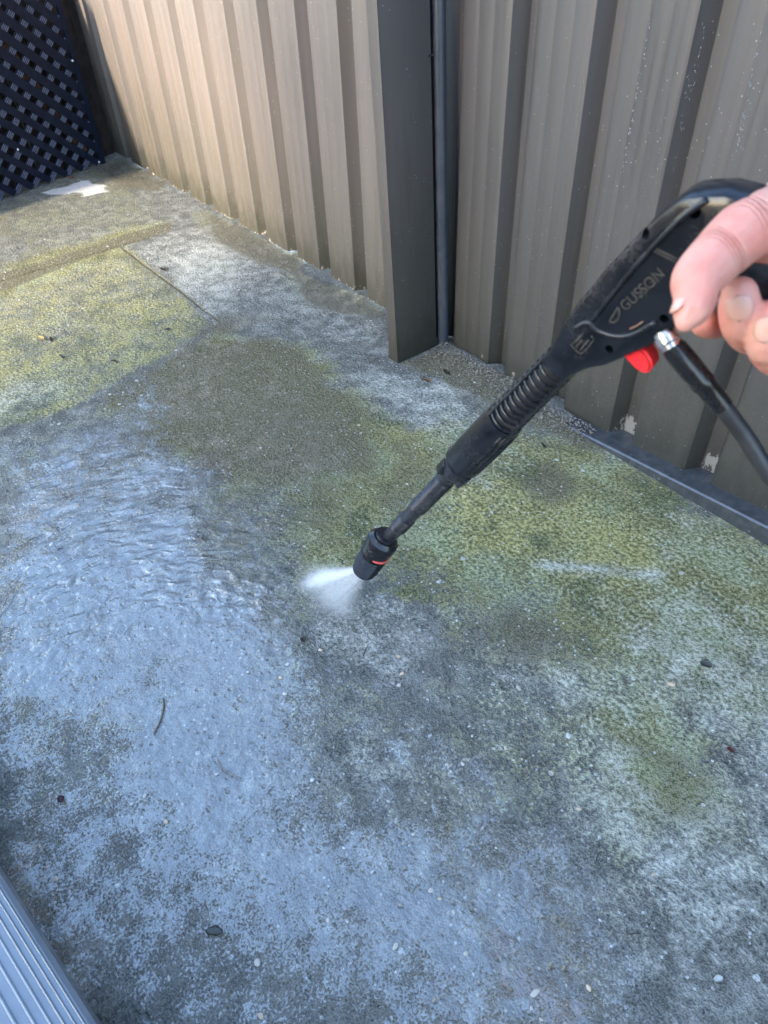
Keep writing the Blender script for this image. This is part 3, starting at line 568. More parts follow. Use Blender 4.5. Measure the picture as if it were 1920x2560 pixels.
for (u, z) in ((0.497, 0.013), (0.145, 0.156), (0.509, 0.396)):
    bm = bmesh.new(); add_lathe(bm, LP(u*.75, z*.75, 0.006), LN, [(0, .0032), (.002, .0032), (.0036, .0018), (.0038, .0003)], 14); obj('screw', bm, M_screw, lat, auto=40)
# timber boards behind the lattice
M_board = simple('dark_timber', (0.010, 0.008, 0.008), (0.028, 0.020, 0.016), 0.8, 30, 0.3, 0.6, 0.002)
bf = tag(empty('timber_fence', LP(0.1, 0, -0.07)), 'dark weathered board fence behind the lattice screen', 'fence')
u = -0.8; k = 0
while u < 0.50:
    w = 0.09; rt = Matrix.Rotation(math.atan2(LT.y, LT.x), 3, 'Z')
    bm = bmesh.new(); add_box(bm, LP(u+w/2, 0.26, -0.065+0.004*(k % 2)), w-0.004, 0.016, 0.54, rt, 0.002); obj('board', bm, M_board, bf)
    u += w; k += 1
M_raw = simple('raw_timber', (0.06, 0.03, 0.018), (0.12, 0.07, 0.04), 0.8, 50, 0.3, 0.6, 0.002)
tm = tag(empty('timber_brace', LP(0.2, 0, -0.03)), 'reddish brown timber brace leaning behind the lattice screen', 'timber')
bm = bmesh.new(); a = LP(0.12, 0.53, -0.033); b_ = LP(0.36, 0.03, -0.033); dv = (b_-a).normalized()
add_box(bm, (a+b_)/2, 0.03, 0.02, (b_-a).length, Matrix((LT-dv*LT.dot(dv), LN, dv)).transposed().to_3x3(), 0.002); obj('plank', bm, M_raw, tm)

# ------------------------------------------------------------------ unseen building added to shade the yard, and a ribbed door sill
SDv = Vector((0.9878, 0.1558, 0)); SNv = Vector((-0.1558, 0.9878, 0)); SO = G(231, 2560, 0.1)
M_alu = simple('anodised_grey', (0.17, 0.19, 0.21), (0.20, 0.22, 0.24), 0.36, 25, 0.5, 0.05, Metallic=0.15)
M_wall = simple('pale_render', (0.36, 0.34, 0.31), (0.42, 0.40, 0.37), 0.8, 30, 0.3, 0.4, 0.002)
si = tag(empty('door_sill', SO), 'grey ribbed aluminium door sill at the bottom left corner', 'sill')
def along(bm, prof, la, lb, z0):
    """extrude (n,z) outline along the sill direction"""
    A = [bm.verts.new(SO+SDv*la+SNv*p[0]+Vector((0, 0, p[1]))) for p in prof]; B = [bm.verts.new(SO+SDv*lb+SNv*p[0]+Vector((0, 0, p[1]))) for p in prof]
    k = len(prof)
    for i in range(k): bm.faces.new((A[i], B[i], B[(i+1) % k], A[(i+1) % k]))
    bm.faces.new(A[::-1]); bm.faces.new(B); bmesh.ops.recalc_face_normals(bm, faces=bm.faces)
bm = bmesh.new(); body = [(0.002, -0.02), (0.0015, -0.006), (-0.002, -0.002), (-0.006, -0.001), (-0.14, 0.0035), (-0.14, -0.098), (-0.004, -0.098)]
along(bm, body, -0.72, 0.9, 0); obj('sill_body', bm, M_alu, si, auto=30)
for o_ in (-0.0042, -0.0091, -0.0149, -0.0218, -0.0303, -0.0403, -0.053, -0.069, -0.088, -0.11):
    w = 0.0011+abs(o_)*0.018; z = -0.0012+abs(o_+0.006)*0.0335
    bm = bmesh.new(); along(bm, [(o_-w, z-0.002), (o_-w*0.7, z+0.0012), (o_, z+0.0018), (o_+w*0.7, z+0.0012), (o_+w, z-0.002)], -0.72, 0.9, 0); obj('ridge', bm, M_alu, si, auto=60)
hs = tag(empty('shading_building', (0, -4.5, 0)), 'unseen pale rendered building with a flat eave, added to shade the yard', 'shading_building')
HX0, HX1 = -0.16, 6.0  # unseen block, placed and sized so its shadow edge falls near the post
bm = bmesh.new(); add_box(bm, ((HX0+HX1)/2, -6.5, 2.1), HX1-HX0, 4.0, 4.2, None, 0.01); obj('wall', bm, M_wall, hs)
bm = bmesh.new(); add_box(bm, ((HX0+HX1)/2, -6.45, 4.28), HX1-HX0+0.1, 4.6, 0.14, None, 0.01); obj('roof', bm, M_steel, hs)

# ------------------------------------------------------------------ pressure washer gun
def plastic(name, c1, c2, rough, sc=90):
    b = NB(name); v = b.pos(); n = b.noise(v, sc, 4, 0.6); d = b.noise(v, sc*4, 3, 0.6); e = b.noise(v, 28, 4, 0.65)
    dust = b.mul(b.ss(e, 0.48, 0.72), b.ss(d, 0.40, 0.65))
    c = b.mix(b.mul(dust, 0.18), b.mix(b.ss(n, 0.3, 0.7), c1, c2), (0.12, 0.105, 0.09))
    return b.fin(c, b.add(rough, b.mul(dust, 0.3), b.mul(b.sub(n, 0.5), 0.15)), b.bump(b.add(b.mul(d, 0.5), b.mul(n, 0.5)), 0.18, 0.0006), 0.38)
M_pl = plastic('black_plastic', (0.005, 0.006, 0.008), (0.009, 0.010, 0.013), 0.22)
M_pl2 = plastic('charcoal_plastic', (0.008, 0.009, 0.012), (0.015, 0.016, 0.020), 0.28)
M_red = simple('red_plastic', (0.62, 0.012, 0.018), (0.70, 0.02, 0.025), 0.38, 60, 0.5, 0.05)
M_ora = simple('faded_red_band', (0.55, 0.07, 0.05), (0.62, 0.10, 0.08), 0.5, 60)
M_hole = simple('dark_recess', (0.002, 0.002, 0.002), (0.004, 0.004, 0.004), 0.8, 60)
M_emb = simple('dusty_lettering', (0.030, 0.027, 0.023), (0.066, 0.058, 0.049), 0.7, 300, 0.3, 0.3)
M_met = simple('nickel', (0.75, 0.75, 0.74), (0.82, 0.82, 0.80), 0.22, 60, Metallic=1.0)
Q0 = D(958, 1357, .80); Q1 = D(1440, 868, .46); ax = (Q1-Q0).normalized()
sv = CAM-Q1; sv = (sv-ax*sv.dot(ax)).normalized(); dv = ax.cross(sv)          # sv towards the holder's left, dv down
gun = tag(empty('spray_gun', Q0), 'black pressure washer gun with a ribbed grip held over the wet concrete', 'pressure washer')
def L(l, d, s=0.0): return Q0+ax*l+dv*d+sv*s
def onplane(x, y, s=0.0):
    r = ray(x, y); k = ((Q0+sv*s-CAM).dot(sv))/r.dot(sv); p = CAM+r*k-Q0; return p.dot(ax), p.dot(dv)
# body: outline extruded and bevelled
top = [(.366, -.010), (.3857, -.0120), (.4032, -.0160), (.4194, -.0172), (.4502, -.0186), (.4744, -.0182), (.4926, -.0172), (.5054, -.0152), (.5108, -.0130), (.5158, -.0085), (.523, -.0012)]
low = [(.529, .010), (.520, .026), (.500, .034), (.478, .034), (.4447, .0310), (.4329, .0300), (.4200, .0262), (.4096, .0235), (.3997, .0205), (.3896, .0150), (.3765, .0118), (.366, .0105)]
HT = 0.0125
bm = bmesh.new(); fA = [bm.verts.new(L(l, d, -HT)) for l, d in top+low]; fB = [bm.verts.new(L(l, d, HT)) for l, d in top+low]
bm.faces.new(fA[::-1]); bm.faces.new(fB)
k = len(fA)
for i in range(k): bm.faces.new((fA[i], fA[(i+1) % k], fB[(i+1) % k], fB[i]))
bmesh.ops.recalc_face_normals(bm, faces=bm.faces)
es = [e for e in bm.edges if (e.verts[0] in fA) == (e.verts[1] in fA)]
bmesh.ops.bevel(bm, geom=es, offset=0.0052, segments=2, affect='EDGES', profile=0.45)
body = obj('body', bm, M_pl, gun, auto=28)
# screw recesses are cut into the body
bm = bmesh.new(); holes = []
for (x, y, r) in ((1738, 530, .0032), (1525, 871, .0027), (1662, 795, .0027), (1613, 586, .0026)):
    l, d = onplane(x, y, HT-0.001); add_lathe(bm, L(l, d, HT-0.008), sv, [(0, r), (.02, r)], 16)
cut = obj('cutter', bm, M_hole)
md = body.modifiers.new('holes', 'BOOLEAN'); md.object = cut; md.solver = 'EXACT'; md.operation = 'DIFFERENCE'
dg = bpy.context.evaluated_depsgraph_get(); dg.update()
me2 = bpy.data.meshes.new_from_object(body.evaluated_get(dg)); body.modifiers.clear()
if len(me2.polygons) > 20: body.data = me2
bpy.data.objects.remove(cut)
# raised side rib and the arched shield line
def bar(name, pts, r, mat=M_pl2, n=8):
    bm = bmesh.new(); add_tube(bm, spline(pts, 6), r, n); return obj(name, bm, mat, gun, smooth=True)
bar('side_rib', [L(*onplane(x, y, HT+.0003), HT+.0003) for x, y in ((1482, 800), (1560, 700), (1640, 610), (1705, 545), (1765, 500))], .0016)
bar('side_rib', [L(*onplane(x, y, HT+.0003), HT+.0003) for x, y in ((1437, 822), (1470, 806), (1495, 826), (1540, 840), (1585, 835), (1640, 805))], .0016)
for (pa, pb) in (((1632, 626), (1690, 655)), ((1637, 620), (1693, 648))):
    bar('groove_line', [L(*onplane(*pa, HT+.0001), HT+.0001), L(*onplane((pa[0]+pb[0])/2, (pa[1]+pb[1])/2, HT+.0001), HT+.0001), L(*onplane(*pb, HT+.0001), HT+.0001)], .00045, M_emb, 6)
# embossed lettering
def letters(txt, pa, pb, h, mat=M_emb):
    la, da = onplane(*pa, HT); lb, db = onplane(*pb, HT)
    cu = bpy.data.curves.new('lettering', 'FONT'); cu.body = txt; cu.size = 1.0; cu.extrude = 0.02
    t = bpy.data.objects.new('tmp', cu); col.objects.link(t); bpy.context.view_layer.update()
    dgg = bpy.context.evaluated_depsgraph_get(); me = bpy.data.meshes.new_from_object(t.evaluated_get(dgg)); bpy.data.objects.remove(t)
    xs = [v.co.x for v in me.vertices]; x0, x1 = min(xs), max(xs)
    p0 = L(la, da, HT+.0001); p1 = L(lb, db, HT+.0001); ex = (p1-p0); ln = ex.length; ex.normalize(); ey = sv.cross(ex)
    for v in me.vertices:
        q = p0+ex*((v.co.x-x0)/(x1-x0)*ln)+ey*(v.co.y*h)+sv*(0.0003+v.co.z*0.01); v.co = q-Q0
    me.materials.append(mat); return link(bpy.data.objects.new('lettering', me), gun)
letters('GUSSON', (1566, 777), (1664, 688), 0.0085)
# maker's emblem: a ring with a tail, and the spray symbol plate
def flat_shape(name, pix, mat, s=0.0003, close=False, r=0.0004):
    pts = [L(*onplane(x, y, HT+s), HT+s) for x, y in pix]; bm = bmesh.new(); add_tube(bm, spline(pts, 4) if not close else pts, r, 6); return obj(name, bm, mat, gun, smooth=True)
flat_shape('emblem', [(1524, 803), (1536, 806), (1546, 796), (1549, 782), (1545, 770), (1536, 784), (1526, 800)], M_emb, r=.0006)
flat_shape('scuff', [(1575, 822), (1592, 814), (1607, 804)], simple('brown_scuff', (0.22, 0.11, 0.06), (0.30, 0.16, 0.09), 0.8, 200), r=.0004)
flat_shape('plate_edge', [(1427, 862), (1454, 884), (1486, 848)], M_emb, r=.0004)
flat_shape('plate_edge', [(1427, 862), (1462, 830)], M_emb, r=.0003, close=True)
for (a_, b2) in (((1433, 861), (1458, 834)), ((1441, 868), (1455, 851)), ((1451, 875), (1472, 850)), ((1478, 840), (1484, 846))): flat_shape('plate_bar', [a_, b2], M_emb, close=True, r=.0006)
# ribbed hand grip
l0, l1, rg = 0.285, 0.384, 0.0143
bm = bmesh.new(); add_lathe(bm, L(l0-.004, 0), ax, [(0, rg*.80), (l1-l0+.012, rg*.78)], 32, dv); obj('grip_core', bm, M_hole, gun, auto=40)
for i in range(15):
    t = l0+0.003+(l1-l0-0.004)*i/14; bm = bmesh.new(); rr = rg*(0.985-0.14*i/14)
    add_lathe(bm, L(t, 0), ax, [(-.0012, rr*.80), (-.0012, rr*.97), (-.0006, rr), (.0006, rr), (.0012, rr*.97), (.0012, rr*.80)], 32, dv, cap=False); obj('grip_ring', bm, M_pl2, gun, auto=40)
for ang in (38, 142, 218, 322):
    q = math.radians(ang); e = sv*math.sin(q)-dv*math.cos(q); e2 = ax.cross(e)
    bm = bmesh.new(); A = []; 
    for (t, rr) in ((l0-.002, rg*1.0), (l1+.004, rg*.87)):
        A.append([bm.verts.new(L(t, 0)+e*(rr*h)+e2*w) for h, w in ((.72, -.0016), (1.04, -.0012), (1.06, 0), (1.04, .0012), (.72, .0016))])
    for i in range(5): bm.faces.new((A[0][i], A[0][(i+1) % 5], A[1][(i+1) % 5], A[1][i]))
    bm.faces.new(A[0][::-1]); bm.faces.new(A[1]); bmesh.ops.recalc_face_normals(bm, faces=bm.faces); obj('grip_rail', bm, M_pl2, gun, auto=40)
# front sleeve with flutes, neck and lance
bm = bmesh.new()
add_lathe(bm, L(.2135, 0), ax, [(0, .0125), (.0004, .0158), (.002, .0165), (.004, .0160), (.006, .0162), (.060, .0158), (.072, .0152), (.079, .0145), (.0795, .011)], 40, dv); obj('sleeve', bm, M_pl, gun, auto=35)
for i in range(9):
    q = math.radians(200+i*20); e = -dv*math.cos(q)+sv*math.sin(q); e = dv*math.cos(math.radians(-60+i*15))+sv*math.sin(math.radians(-60+i*15))*1.0
    bm = bmesh.new(); pts = [L(t, 0)+e*(r*1.0) for t, r in ((.222, .0160), (.25, .0160), (.275, .0157), (.287, .0146))]; add_tube(bm, pts, .0010, 6); obj('flute', bm, M_pl2, gun, smooth=True)
bm = bmesh.new(); add_lathe(bm, L(.182, 0), ax, [(0, .0080), (.003, .0092), (.008, .0092), (.012, .0105), (.020, .0128), (.024, .0140), (.030, .0142), (.0325, .0125)], 32, dv); obj('neck', bm, M_pl2, gun, auto=30)
for ang in (20, 140, 260):
    q = math.radians(ang); e = dv*math.cos(q)+sv*math.sin(q); bm = bmesh.new(); add_box(bm, L(.199, 0)+e*.0122, .006, .0085, .016, Matrix((e, ax.cross(e), ax)).transposed().to_3x3(), .001); obj('neck_lug', bm, M_pl, gun, auto=30)
def lance_prof():
    pr = [(0, .0074), (.050, .0077)]
    for (a, b_, n) in ((.050, .078, 9), (.108, .176, 20)):
        for i in range(n):
            t = a+(b_-a)*i/n; w = (b_-a)/n; pr += [(t, .0079), (t+w*.35, .0090), (t+w*.6, .0090), (t+w*.95, .0079)]
        pr.append((b_, .0077))
    pr.append((.186, .0080)); return pr
bm = bmesh.new(); add_lathe(bm, L(0, 0), ax, lance_prof(), 28, dv); obj('lance', bm, M_pl2, gun, auto=30)
# nozzle head, tilted down from the lance
nd = (-R_*0.53*0.78-U_*0.85*0.78+W_*0.62).normalized()
n0p = D(961, 1347, .788)
NS = 0.79
def nz(pr): return [(t*.95, r*NS) for t, r in pr]
bm = bmesh.new(); add_lathe(bm, n0p, nd, nz([(-.004, .010), (-.003, .0175), (0, .0200), (.002, .0222), (.009, .0225), (.012, .0220), (.0125, .0205), (.026, .0200), (.0262, .0185), (.029, .0185)]), 40); obj('nozzle_collar', bm, M_pl, gun, auto=30)
pr = [(.028, .0195)]
for i in range(9):
    t = .030+i*.0032; r = .0205-.0002*i-(.001 if i > 6 else 0); pr += [(t, r-.0010), (t+.0009, r), (t+.0020, r), (t+.0026, r-.0010)]
pr += [(.0605, .0165), (.0635, .0125), (.0605, .009), (.054, .006)]
bm = bmesh.new(); add_lathe(bm, n0p, nd, nz(pr), 40); obj('nozzle_tip', bm, M_pl, gun, auto=30)
# faded red band only on the camera's right-hand arc
x_, y_, _ = frame(nd); bm = bmesh.new(); ra = []; 
for i in range(15):
    best = math.atan2((R_*0.6-U_*0.55-W_*0.35).dot(y_), (R_*0.6-U_*0.55-W_*0.35).dot(x_)); q = best+math.radians(-62+i*8.6); e = x_*math.cos(q)+y_*math.sin(q); w = .0017*math.sin(math.pi*(i+0.5)/15)**0.5
    ra.append([bm.verts.new(n0p+nd*(.0224+s_)+e*(.0203*NS+h)) for s_, h in ((-w, -.001), (-w, .0006), (w, .0006), (w, -.001))])
for a, b_ in zip(ra, ra[1:]):
    for k in range(3): bm.faces.new((a[k], a[k+1], b_[k+1], b_[k]))
bmesh.ops.recalc_face_normals(bm, faces=bm.faces); obj('selector_band', bm, M_ora, gun, smooth=True)
# raised lever block on the collar, latch tab
def block(name, px, z, sx, sy, sz, mat, bev):
    c = D(*px, z); bm = bmesh.new(); add_box(bm, c, sx, sy, sz, Matrix((nd.cross(U_).normalized(), nd.cross(nd.cross(U_)).normalized(), nd)).transposed().to_3x3(), bev); return obj(name, bm, mat, gun, auto=30)
block('selector_tab', (922, 1362), .800, .009, .011, .016, M_pl2, .002)
block('selector_block', (957, 1380), .792, .016, .010, .016, M_pl2, .003)
bm = bmesh.new(); add_lathe(bm, n0p-nd*.004, nd, nz([(-.0035, .0135), (-.003, .0150), (0.001, .0152)]), 28); obj('collar_ring', bm, M_pl2, gun, auto=30)
# red safety lever and trigger
lv = [(.4125, .020), (.4205, .021), (.4245, .0262), (.4258, .031), (.4242, .0365), (.4210, .0402), (.4165, .0413), (.4130, .0392), (.4115, .0340)]
bm = bmesh.new(); A = [bm.verts.new(L(l, d, -.0055)) for l, d in lv]; B = [bm.verts.new(L(l, d, .0065)) for l, d in lv]
bm.faces.new(A[::-1]); bm.faces.new(B)
for i in range(len(A)): bm.faces.new((A[i], A[(i+1) % len(A)], B[(i+1) % len(A)], B[i]))
bmesh.ops.recalc_face_normals(bm, faces=bm.faces)
bmesh.ops.bevel(bm, geom=[e for e in bm.edges if (e.verts[0] in A) == (e.verts[1] in A)], offset=.0016, segments=3, affect='EDGES'); obj('red_lever', bm, M_red, gun, auto=35)
bm = bmesh.new(); add_tube(bm, spline([D(1778, 740, .372), D(1800, 728, .375), D(1830, 735, .385)], 4), .0028, 10); obj('trigger', bm, M_red, gun, smooth=True)
# pistol handle running out of the frame
HA = D(1790, 640, .372); HB = D(2050, 740, .362)
bm = bmesh.new(); add_lathe(bm, HA, HB-HA, [(0, .006), (.002, .0135), (.012, .0150), (.03, .0150), (.06, .0145), (.085, .0135), (.088, .008)], 28, sv, sx=1.15, sy=.85); obj('handle', bm, M_pl2, gun, auto=35)

# hose with its metal fitting
hose = tag(empty('hose', D(1680, 850, .40)), 'black rubber hose hanging from the metal fitting under the gun', 'hose')
h0 = D(1655, 826, .405); h1 = D(1688, 880, .405)
bm = bmesh.new(); add_lathe(bm, h0, h1-h0, [(0, .0048), (.001, .0056), (.0025, .0056), (.003, .0066), (.0075, .0067), (.0085, .0058), (.011, .0058)], 24); obj('metal_fitting', bm, M_met, hose, auto=30)
hp = spline([D(1678, 862, .405), D(1757, 957, .412), D(1806, 1016, .418), D(1866, 1096, .425), D(1935, 1200, .43), D(2060, 1330, .42), D(2200, 1600, .40)], 10)
bm = bmesh.new(); n = len(hp); add_tube(bm, hp, [.0052 for i in range(n)], 20); obj('rubber_tube', bm, M_black, hose, smooth=True)
bm = bmesh.new(); add_tube(bm, [hp[0], hp[1], hp[4], hp[9], hp[10], hp[11], hp[15], hp[19], hp[20], hp[20]+(hp[21]-hp[20])*.05], [.0058, .0068, .0071, .0069, .0072, .0064, .0061, .0060, .0060, .0050], 24); obj('strain_relief', bm, plastic('glossy_black', (0.008, 0.008, 0.009), (0.012, 0.012, 0.013), 0.22), hose, auto=35)

# ------------------------------------------------------------------ hand
def skin_material():
    b = NB('skin'); v = b.pos(); n = b.noise(v, 45, 3, 0.55); f = b.noise(v, 900, 3, 0.6); w = b.noise(b.mapv(v, (260, 90, 260)), 1, 3, 0.6)
    c = b.mix(b.ss(n, 0.32, 0.68), (0.54, 0.265, 0.20), (0.53, 0.19, 0.14)); c = b.mix(b.ss(f, 0.4, 0.7, 0, 0.25), c, (0.56, 0.26, 0.19))
    cre = b.attr('crease'); c = b.mix(b.mul(cre, 0.85), c, (0.45, 0.14, 0.09))
    return b.fin(c, 0.46, b.bump(b.add(b.mul(w, 0.6), b.mul(f, 0.3), b.mul(cre, -2.4)), 0.6, 0.0011), 0.4, Subsurface_Weight=0.25, Subsurface_Radius=(1.0, 0.35, 0.2), Subsurface_Scale=0.004)
M_skin = skin_material()
M_nail = simple('nail', (0.50, 0.26, 0.19), (0.55, 0.30, 0.23), 0.42, 60, 0.5, 0.05)
chains = [
  [(2330, 640, .33, .033), (2160, 640, .362, .031), (2040, 610, .378, .032), (1985, 560, .372, .026)],                     # wrist to palm
  [(2010, 560, .355, .023), (1925, 562, .346, .0180), (1868, 575, .340, .0148), (1795, 640, .335, .0130), (1744, 697, .331, .0116), (1739, 735, .329, .0098), (1731, 770, .328, .0089), (1713, 806, .327, .0046)],   # thumb
  [(2000, 620, .395, .020), (1930, 640, .43, .013), (1860, 740, .425, .0105), (1800, 800, .398, .0092), (1768, 806, .384, .0082), (1760, 800, .378, .0070)],   # index
  [(2020, 660, .40, .020), (1985, 690, .432, .0130), (1945, 790, .425, .0108), (1888, 836, .388, .0105), (1860, 812, .366, .0107), (1850, 770, .357, .0102), (1848, 735, .354, .0088)],  # middle
  [(2050, 690, .40, .020), (2035, 740, .43, .0128), (2010, 850, .422, .0108), (1958, 892, .384, .0106), (1926, 868, .363, .0107), (1918, 826, .355, .0102), (1920, 795, .353, .0088)],  # ring
  [(2090, 710, .395, .018), (2090, 790, .42, .0115), (2075, 890, .405, .0098), (2030, 925, .378, .0096), (2000, 905, .362, .0095), (1990, 870, .355, .0085)],  # little
]
bm = bmesh.new()
for ch in chains:
    pts = [D(x, y, z) for x, y, z, r in ch]; rad = [c[3] for c in ch]
    P = spline(pts, 6); Rd = list(np.interp(np.linspace(0, len(rad)-1, len(P)), range(len(rad)), rad))
    for p, r in zip(P, Rd): bmesh.ops.create_icosphere(bm, subdivisions=2, radius=r, matrix=Matrix.Translation(p))
    add_tube(bm, P, Rd, 18)
hand = obj('person', bm, M_skin)
tag(hand, 'bare pink right hand curled around the handle of the black spray gun', 'person')
for (ty, kw) in (('REMESH', dict(mode='VOXEL', voxel_size=0.0009)), ('SMOOTH', dict(factor=0.5, iterations=7))):
    md = hand.modifiers.new(ty.lower(), ty)
    for k_, v_ in kw.items(): setattr(md, k_, v_)
dg = bpy.context.evaluated_depsgraph_get(); dg.update(); me2 = bpy.data.meshes.new_from_object(hand.evaluated_get(dg)); hand.modifiers.clear(); hand.data = me2
if not me2.materials: me2.materials.append(M_skin)
co = np.empty(len(me2.vertices)*3, np.float32); me2.vertices.foreach_get('co', co); co = co.reshape(-1, 3); cr = np.zeros(len(co), np.float32)
for ci, k_, w_, sp_ in ((1, 3, .016, .0022), (1, 2, .020, .003), (3, 4, .013, .0018), (4, 4, .013, .0018), (3, 6, .0, 1), (2, 3, .012, .0018)):
    if w_ == 0: continue
    c0 = np.array(D(*chains[ci][k_][:3])); d0 = np.array((D(*chains[ci][k_+1][:3])-D(*chains[ci][k_-1][:3])).normalized()); rel = co-c0; t_ = rel@d0; rr_ = np.linalg.norm(rel-t_[:, None]*d0, axis=1)
    t_ = t_+0.0010*np.sin(rel@np.array([310., 170., 230.])); m_ = rr_ < w_
    for o2, a2 in ((-1, .5), (0, 1.0), (1, .6), (2, .3)): cr += m_*a2*np.exp(-((t_-o2*sp_)/.00055)**2)
me2.vertices.foreach_set('co', (co-np.clip(cr, 0, 1.2)[:, None]*0.0).ravel())
at = me2.attributes.new('crease', 'FLOAT', 'POINT'); at.data.foreach_set('value', np.clip(cr, 0, 1))
for p in me2.polygons: p.use_smooth = True
def nail(c, up, out, w, h, r):
    """curved nail plate: c on the skin, up along the finger towards the tip, out away from it"""
    out = (out-up*out.dot(up)).normalized(); sd_ = up.cross(out); bm = bmesh.new(); rows = []
    for i in range(9):
        t = -1+2*i/8; row = []
        for j in range(9):
            s_ = -1+2*j/8; ww = w*math.sqrt(max(0.02, 1-abs(t)**(3.2 if t > 0 else 2.4))); a = s_*ww
            row.append(bm.verts.new(c+up*(t*h)+sd_*a+out*(math.sqrt(max(r*r-a*a, 0))-r+0.0009-0.0012*t*t)))
        rows.append(row)
    for a, b_ in zip(rows, rows[1:]):
        for k_ in range(8): bm.faces.new((a[k_], a[k_+1], b_[k_+1], b_[k_]))
    bmesh.ops.recalc_face_normals(bm, faces=bm.faces); bmesh.ops.solidify(bm, geom=bm.faces[:], thickness=0.0006); return obj('fingernail', bm, M_nail, hand, smooth=True)
def tocam(p): return (CAM-p).normalized()
def nail_on(ch, i, j, f, rk, w, h, side=Vector((0, 0, 0))):
    a, b_ = D(*ch[i][:3]), D(*ch[j][:3]); up = (b_-a).normalized(); c = a.lerp(b_, f); out = tocam(c)+side; out = (out-up*out.dot(up)).normalized(); nail(c+out*rk, up, out, w, h, rk*1.05)
nail_on(chains[3], 5, 6, 0.35, .0096, .0062, .0066)
nail_on(chains[4], 5, 6, 0.30, .0096, .0062, .0066)
nail_on(chains[1], 6, 7, 0.15, .0078, .0050, .0062, -R_*4.5)

# ------------------------------------------------------------------ water jet
tip = n0p+nd*.055; fa, fb = G(752, 1448), G(872, 1560); fc = (fa+fb)/2+Vector((0.0, 0.0, 0))
az = (fc-tip); LEN = az.length; az.normalize(); axx = (fb-fa); axx = (axx-az*axx.dot(az)).normalized(); ayy = az.cross(axx); hw = (fb-fa).length/2
def spray_material():
    b = NB('spray_mist'); v = b.objc(); x, y, z = b.n('ShaderNodeSeparateXYZ', _0=v).outputs
    zz = b.math('MAXIMUM', z, 0.004)
    u = b.math('DIVIDE', x, b.add(b.mul(zz, hw/LEN*0.72), 0.0025)); w = b.math('DIVIDE', y, b.add(b.mul(zz, 0.075), 0.0025))
    core = b.math('EXPONENT', b.mul(b.add(b.mul(u, u), b.mul(w, w)), -1.3))
    edge = b.math('EXPONENT', b.mul(b.math('POWER', b.math('ABSOLUTE', b.math('DIVIDE', b.add(u, 0.55), 0.5)), 2.0), -1.0))
    fall = b.math('DIVIDE', 1.0, b.math('POWER', b.add(zz, 0.016), 0.95))
    n = b.noise(b.mapv(v, (160, 160, 26)), 1.0, 3, 0.6)
    fade = b.ss(z, LEN*0.93, LEN*1.03, 1.0, 0.35)
    beam = b.math('EXPONENT', b.mul(b.add(b.math('POWER', b.math('ABSOLUTE', b.math('DIVIDE', b.add(u, 0.80), 0.22)), 2.0), b.mul(w, w, 0.8)), -1.0))
    dens = b.mul(b.add(b.mul(core, 0.38), b.mul(beam, 1.0)), fall, b.ss(n, 0.25, 0.75, 0.55, 1.3), fade, 8.0)
    pv = b.n('ShaderNodeVolumePrincipled'); pv.inputs['Color'].default_value = (0.97, 0.98, 1.0, 1); b.put(pv.inputs['Density'], dens); pv.inputs['Anisotropy'].default_value = 0.2
    b.t.nodes.remove(b.b); b.t.links.new(pv.outputs[0], b.out.inputs['Volume']); return b.mat
sp = bpy.data.objects.new('water_spray', None)
bm = bmesh.new(); n = 24; rings = []
for t in (0.0, 0.3, 0.65, 1.0):
    z = LEN*1.03*t; rx = .006+hw*1.25*t; ry = .006+LEN*0.16*t
    rings.append([bm.verts.new((math.cos(2*math.pi*k/n)*rx, math.sin(2*math.pi*k/n)*ry, z)) for k in range(n)])
for a, b_ in zip(rings, rings[1:]):
    for k in range(n): bm.faces.new((a[k], a[(k+1) % n], b_[(k+1) % n], b_[k]))
bm.faces.new(rings[0][::-1]); bm.faces.new(rings[-1])
bmesh.ops.recalc_face_normals(bm, faces=bm.faces)
me = bpy.data.meshes.new('water_spray'); bm.to_mesh(me); bm.free(); me.materials.append(spray_material())
jet = link(bpy.data.objects.new('water_spray', me)); bpy.data.objects.remove(sp)
jet.location = tip; jet.rotation_euler = Matrix((axx, ayy, az)).transposed().to_euler()
tag(jet, 'white fan of water spraying from the nozzle onto the concrete', 'spray', None, 'stuff')
def mist_material(dens):
    b = NB('impact_mist'); v = b.objc(); ln = b.n('ShaderNodeVectorMath', {'operation': 'LENGTH'}, _0=v).outputs['Value']
    n = b.noise(v, 5.0, 4, 0.65); g = b.mul(b.math('EXPONENT', b.mul(ln, ln, -4.5)), b.ss(n, 0.3, 0.7, 0.15, 1.5), dens)
    pv = b.n('ShaderNodeVolumePrincipled'); pv.inputs['Color'].default_value = (0.97, 0.98, 1.0, 1); b.put(pv.inputs['Density'], g)
    b.t.nodes.remove(b.b); b.t.links.new(pv.outputs[0], b.out.inputs['Volume']); return b.mat
bm = bmesh.new(); bmesh.ops.create_icosphere(bm, subdivisions=3, radius=1.0); me = bpy.data.meshes.new('impact_mist'); bm.to_mesh(me); bm.free(); me.materials.append(mist_material(2.5))
ms = link(bpy.data.objects.new('impact_mist', me)); ms.location = G(785, 1525)+Vector((0, 0, .014)); ms.scale = (.070, .045, .024); ms.rotation_euler = (0, 0, math.atan2((fb-fa).y, (fb-fa).x))
tag(ms, 'pale mist rising where the water jet hits the concrete', 'mist', None, 'stuff')
